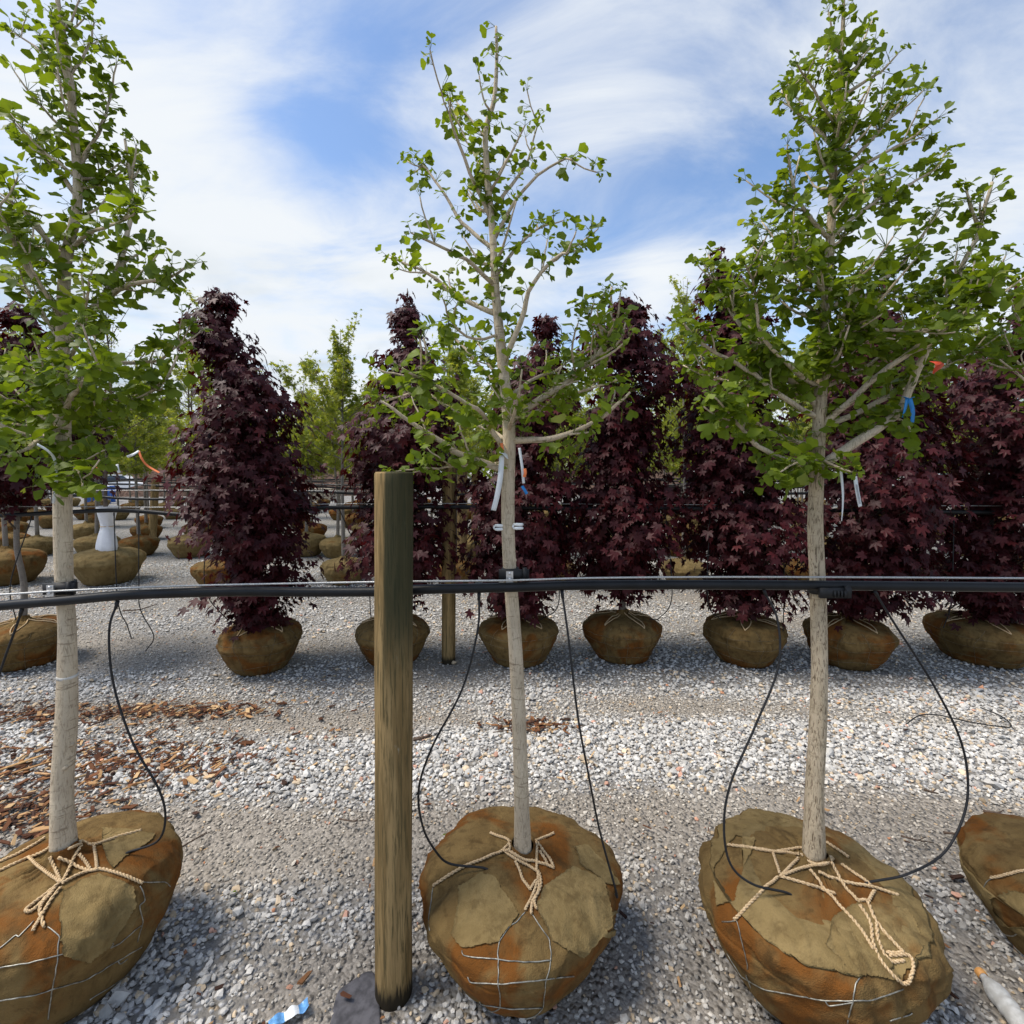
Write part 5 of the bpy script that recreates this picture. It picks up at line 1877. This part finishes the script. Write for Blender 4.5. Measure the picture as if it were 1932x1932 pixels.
def stick(pts, r, label, name='twig'):
    p3 = smooth(np.array([pgz(x, y, .03 + .012 * (i % 2)) for i, (x, y) in enumerate(pts)]), 16)
    c = p3[0]
    mb = MB()
    mb.tube(p3 - c, np.linspace(r, r * .45, 16) * (1 + .2 * np.sin(np.arange(16) * 2.1)), 6)
    if len(pts) > 2:
        d = (p3[8] - p3[7]) * 3 + np.array([.02, .015, .01])
        mb.tube(np.array([p3[8] - c, p3[8] - c + d]), [r * .6, r * .3], 5)
    o = mb.obj(name, M['twig'])
    o.location = c
    return tag(o, label, 'twig')


stick([(232, 1152), (262, 1150), (296, 1140)], .009, 'crooked dark twig lying behind the left drip tube')
stick([(1855, 1530), (1880, 1534), (1905, 1540)], .007, 'short dark twig on gravel above the rightmost root ball')
stick([(1745, 1490), (1758, 1494), (1770, 1497)], .007, 'stubby brown twig on gravel right of the ridged trunk')
stick([(1700, 1577), (1730, 1585), (1762, 1590)], .004, 'thin tan stick on gravel behind the right root ball')
stick([(1780, 1571), (1800, 1573), (1815, 1577)], .006, 'dark stub of wood near the big drip loop')
stick([(780, 1395), (800, 1391), (815, 1388)], .012, 'thick brown wood piece behind the near post')
stick([(640, 1545), (665, 1549), (690, 1548)], .004, 'thin dark stick left of the near post')
stick([(340, 1600), (365, 1585), (395, 1570)], .004, 'thin straight stick beside the left root ball')
stick([(930, 1382), (960, 1378), (985, 1380)], .004, 'pale thin sliver by the clump of wood shreds')
# loose loop of thin tube on the gravel at the right
mb = MB()
p3 = smooth(np.array([pgz(x, y, .03) for x, y in [(1710, 1366), (1735, 1350), (1770, 1349), (1830, 1362), (1905, 1372), (1890, 1352), (1850, 1335)]]), 50)
mb.tube(p3 - p3[0], .004, 6)
o = mb.obj('loose_tube', M['rubber'])
o.location = p3[0]
tag(o, 'loose thin black tube curled on the gravel at the right', 'tube')
# torn green leaf by the middle ball
for px, py, lab in ((847, 1582, 'single fallen green leaf behind the middle root ball'), (448, 1692, 'single fallen pale leaf right of the left root ball')):
    o = link('fallen_leaf', T_GINK[2][2], None, tuple(pgz(px, py, .035)))
    o.scale = (.022, .022, .022)
    o.rotation_euler = (.5, .3, 1.0)
    tag(o, lab, 'leaf')


# ------------------------------------------------------------------ far yard: drums, skip, pallets, vehicles, mulch piles
def drum(px, Y, label):
    p = P(px, 950, Y)
    ro = tree_root('plastic_drum', (p[0], Y, 0), label, 'drum', 'blue drums behind the nursery rows')
    MB().lathe([(.01, 0), (.27, 0), (.29, .03), (.29, .28), (.305, .30), (.29, .32), (.29, .60), (.305, .62), (.29, .64), (.285, .86), (.26, .90)], 26).obj('body', M['blue_plastic'], ro)
    MB().lathe([(.262, .885), (.25, .905), (.06, .905), (.055, .925), (.001, .925)], 26).obj('lid', M['white_paint'], ro)
    return ro


for px, Y in ((174, 26), (196, 25.5), (206, 27), (186, 29)):
    drum(px, Y, 'blue plastic drum standing behind the distant root balls')


def skip():
    p = P(12, 950, 24)
    ro = tree_root('waste_skip', (p[0], 24, 0), 'dark grey steel waste skip behind the far left root balls', 'skip')
    mb = MB()
    prof = np.array([(-.75, .12), (.75, .12), (.95, 1.45), (-.95, 1.45)])
    ins = np.array([(-.70, .17), (.70, .17), (.89, 1.45), (-.89, 1.45)])
    V = np.array([(x, y, z) for y in (-.8, .8) for x, z in prof] + [(x, y * .94, z) for y in (-.8, .8) for x, z in ins])
    mb.add(V, [[0, 1, 5, 4], [1, 2, 6, 5], [3, 0, 4, 7], [0, 3, 2, 1], [4, 5, 6, 7], [8, 12, 13, 9], [9, 13, 14, 10], [11, 15, 12, 8], [8, 9, 10, 11], [12, 15, 14, 13], [2, 3, 11, 10], [6, 14, 15, 7], [3, 7, 15, 11], [2, 10, 14, 6]])
    mb.obj('bin', M['grey_metal'], ro, False)
    mb = MB()
    for x in (-.6, 0, .6):
        mb.box((x, -.84, .8), (.08, .08, 1.25))
    mb.obj('rib', M['grey_metal'], ro, False)
    mb = MB().box((0, -.83, 1.44), (1.98, .1, .09))
    mb.obj('rim', M['grey_metal'], ro, False)


skip()


def pallets(px, Y, n, label):
    p = P(px, 950, Y)
    ro = tree_root('pallet_stack', (p[0], Y, 0), label, 'pallets')
    for k in range(n):
        z = k * .145
        mb = MB()
        for i in range(6):
            mb.box((-.5 + i * .2, 0, z + .125), (.12, 1.0, .02))
        for y in (-.45, 0, .45):
            mb.box((0, y, z + .07), (1.16, .08, .085))
        for i in (0, 2.5, 5):
            mb.box((-.5 + i * .2, 0, z + .012), (.12, 1.0, .022))
        mb.obj('pallet', M['pallet'], ro, False).rotation_euler = (0, 0, rr_.uniform(-.05, .05))


pallets(52, 25, 8, 'tall stack of weathered pallets beside the grey waste skip')
pallets(610, 28, 5, 'low stack of weathered pallets seen between two purple maples')


def car(px, Y, paint, label, L=4.5, van=False):
    p = P(px, 930, Y)
    ro = tree_root('parked_car', (p[0], Y, 0), label, 'van' if van else 'car', 'vehicles parked behind the nursery')
    lo = smooth(np.array([(-L / 2, .35), (-L / 2 - .02, .62), (-L / 2 + .1, .92), (-.9, .98), (.9, .98), (L / 2 - .25, .88), (L / 2, .65), (L / 2, .35)]), 40)
    V, nn = [], len(lo)
    ys = [-.86, -.9, -.9, -.8, .8, .9, .9, .86]
    mb = MB()
    wds = (-.88, -.80, .80, .88)
    for y, f in zip(wds, (1, 1, 1, 1)):
        V += [(x, y, z if abs(y) < .85 else .35 + (z - .35) * .96) for x, z in lo]
    V = np.array(V)
    mb.add(V, gridfaces(4, nn))
    c1 = np.arange(nn)
    mb.add(np.concatenate([V[:nn], [[0, -.88, .35]]]), np.stack([c1[:-1], c1[1:], np.full(nn - 1, nn)], 1))
    mb.add(np.concatenate([V[-nn:], [[0, .88, .35]]]), np.stack([c1[1:], c1[:-1], np.full(nn - 1, nn)], 1))
    mb.add([(-L / 2, -.88, .35), (L / 2, -.88, .35), (L / 2, .88, .35), (-L / 2, .88, .35)], [[3, 2, 1, 0]])
    mb.obj('body', paint, ro)
    top = 1.95 if van else 1.46
    xs = [(-L / 2 + .12, .95), (-L / 2 + .22, top), (L * .12, top), (L * .30, .95)] if van else [(-1.75, .95), (-1.15, top), (.45, top), (1.15, .95)]
    cab = np.array([(x, y * (1 if z < 1 else .84), z) for y in (-.80, .80) for x, z in xs])
    MB().add(cab, [[0, 1, 2, 3], [7, 6, 5, 4], [1, 5, 6, 2], [0, 4, 5, 1], [3, 2, 6, 7]]).obj('cabin', paint, ro, False)
    for s_ in (-1, 1):
        mb = MB()
        c = cab.reshape(2, 4, 3)[0 if s_ < 0 else 1]
        m0 = c.mean(0)
        w3 = m0 + (c - m0) * np.array([.86, 1, .74]) + np.array([0, s_ * .006, .03])
        th = np.array([0, s_ * .012, 0])
        mb.add(np.concatenate([w3, w3 + th]), [[0, 1, 2, 3], [7, 6, 5, 4], [0, 4, 5, 1], [1, 5, 6, 2], [2, 6, 7, 3], [3, 7, 4, 0]])
        mb.obj('side_window', M['glass_dark'], ro, False)
        for x in (-L * .31, L * .31):
            Mw = np.array([[1, 0, 0], [0, 0, 1], [0, 1, 0]])
            wh = MB().lathe([(.2, -.1), (.31, -.1), (.33, -.07), (.33, .07), (.31, .1), (.2, .1)], 20, (x, s_ * .80, .33), Mw).obj('wheel', M['tyre'], ro)
            MB().lathe([(.001, .06 * s_), (.1, .085 * s_), (.205, .07 * s_)], 16, (x, s_ * .80, .33), Mw).obj('rim', M['grey_paint'], wh)
    return ro


car(238, 34, M['white_paint'], 'white parked car glimpsed behind the far left trunks')
car(92, 33, M['grey_paint'], 'silver parked car glimpsed past the left ginkgo trunk')
car(1815, 30, M['white_paint'], 'white parked van glimpsed through the rightmost purple maples', 4.9, True)


def mound(x, y, rx, ry, h, label, seed):
    wv_ = Waves(seed, 2, 18, .15, 1.2)
    th = np.linspace(0, 2 * np.pi, 60, endpoint=False)
    k = np.linspace(0, 1, 24)
    K, T_ = np.meshgrid(k, th, indexing='ij')
    X, Y = rx * K * np.cos(T_), ry * K * np.sin(T_)
    Z = h * (1 - K ** 1.6) * (1 + .16 * wv_(np.stack([X, Y], -1))) - .02
    o = link('mulch_pile', make_mesh('mulch_pile', np.stack([X, Y, Z], -1).reshape(-1, 3), [gridfaces(24, 60, True)], M['mulch'], True), None, (x, y, 0))
    tag(o, label, 'pile')


mound(-25, 36, 5.5, 3.5, 2.6, 'brown mulch pile behind the far green maples at the left', 6)
mound(-13.5, 37, 5.0, 3.5, 2.5, 'brown mulch pile seen between two purple maples', 8)
mound(9, 38, 8, 3.5, 2.4, 'long brown mulch pile behind the purple maples', 12)
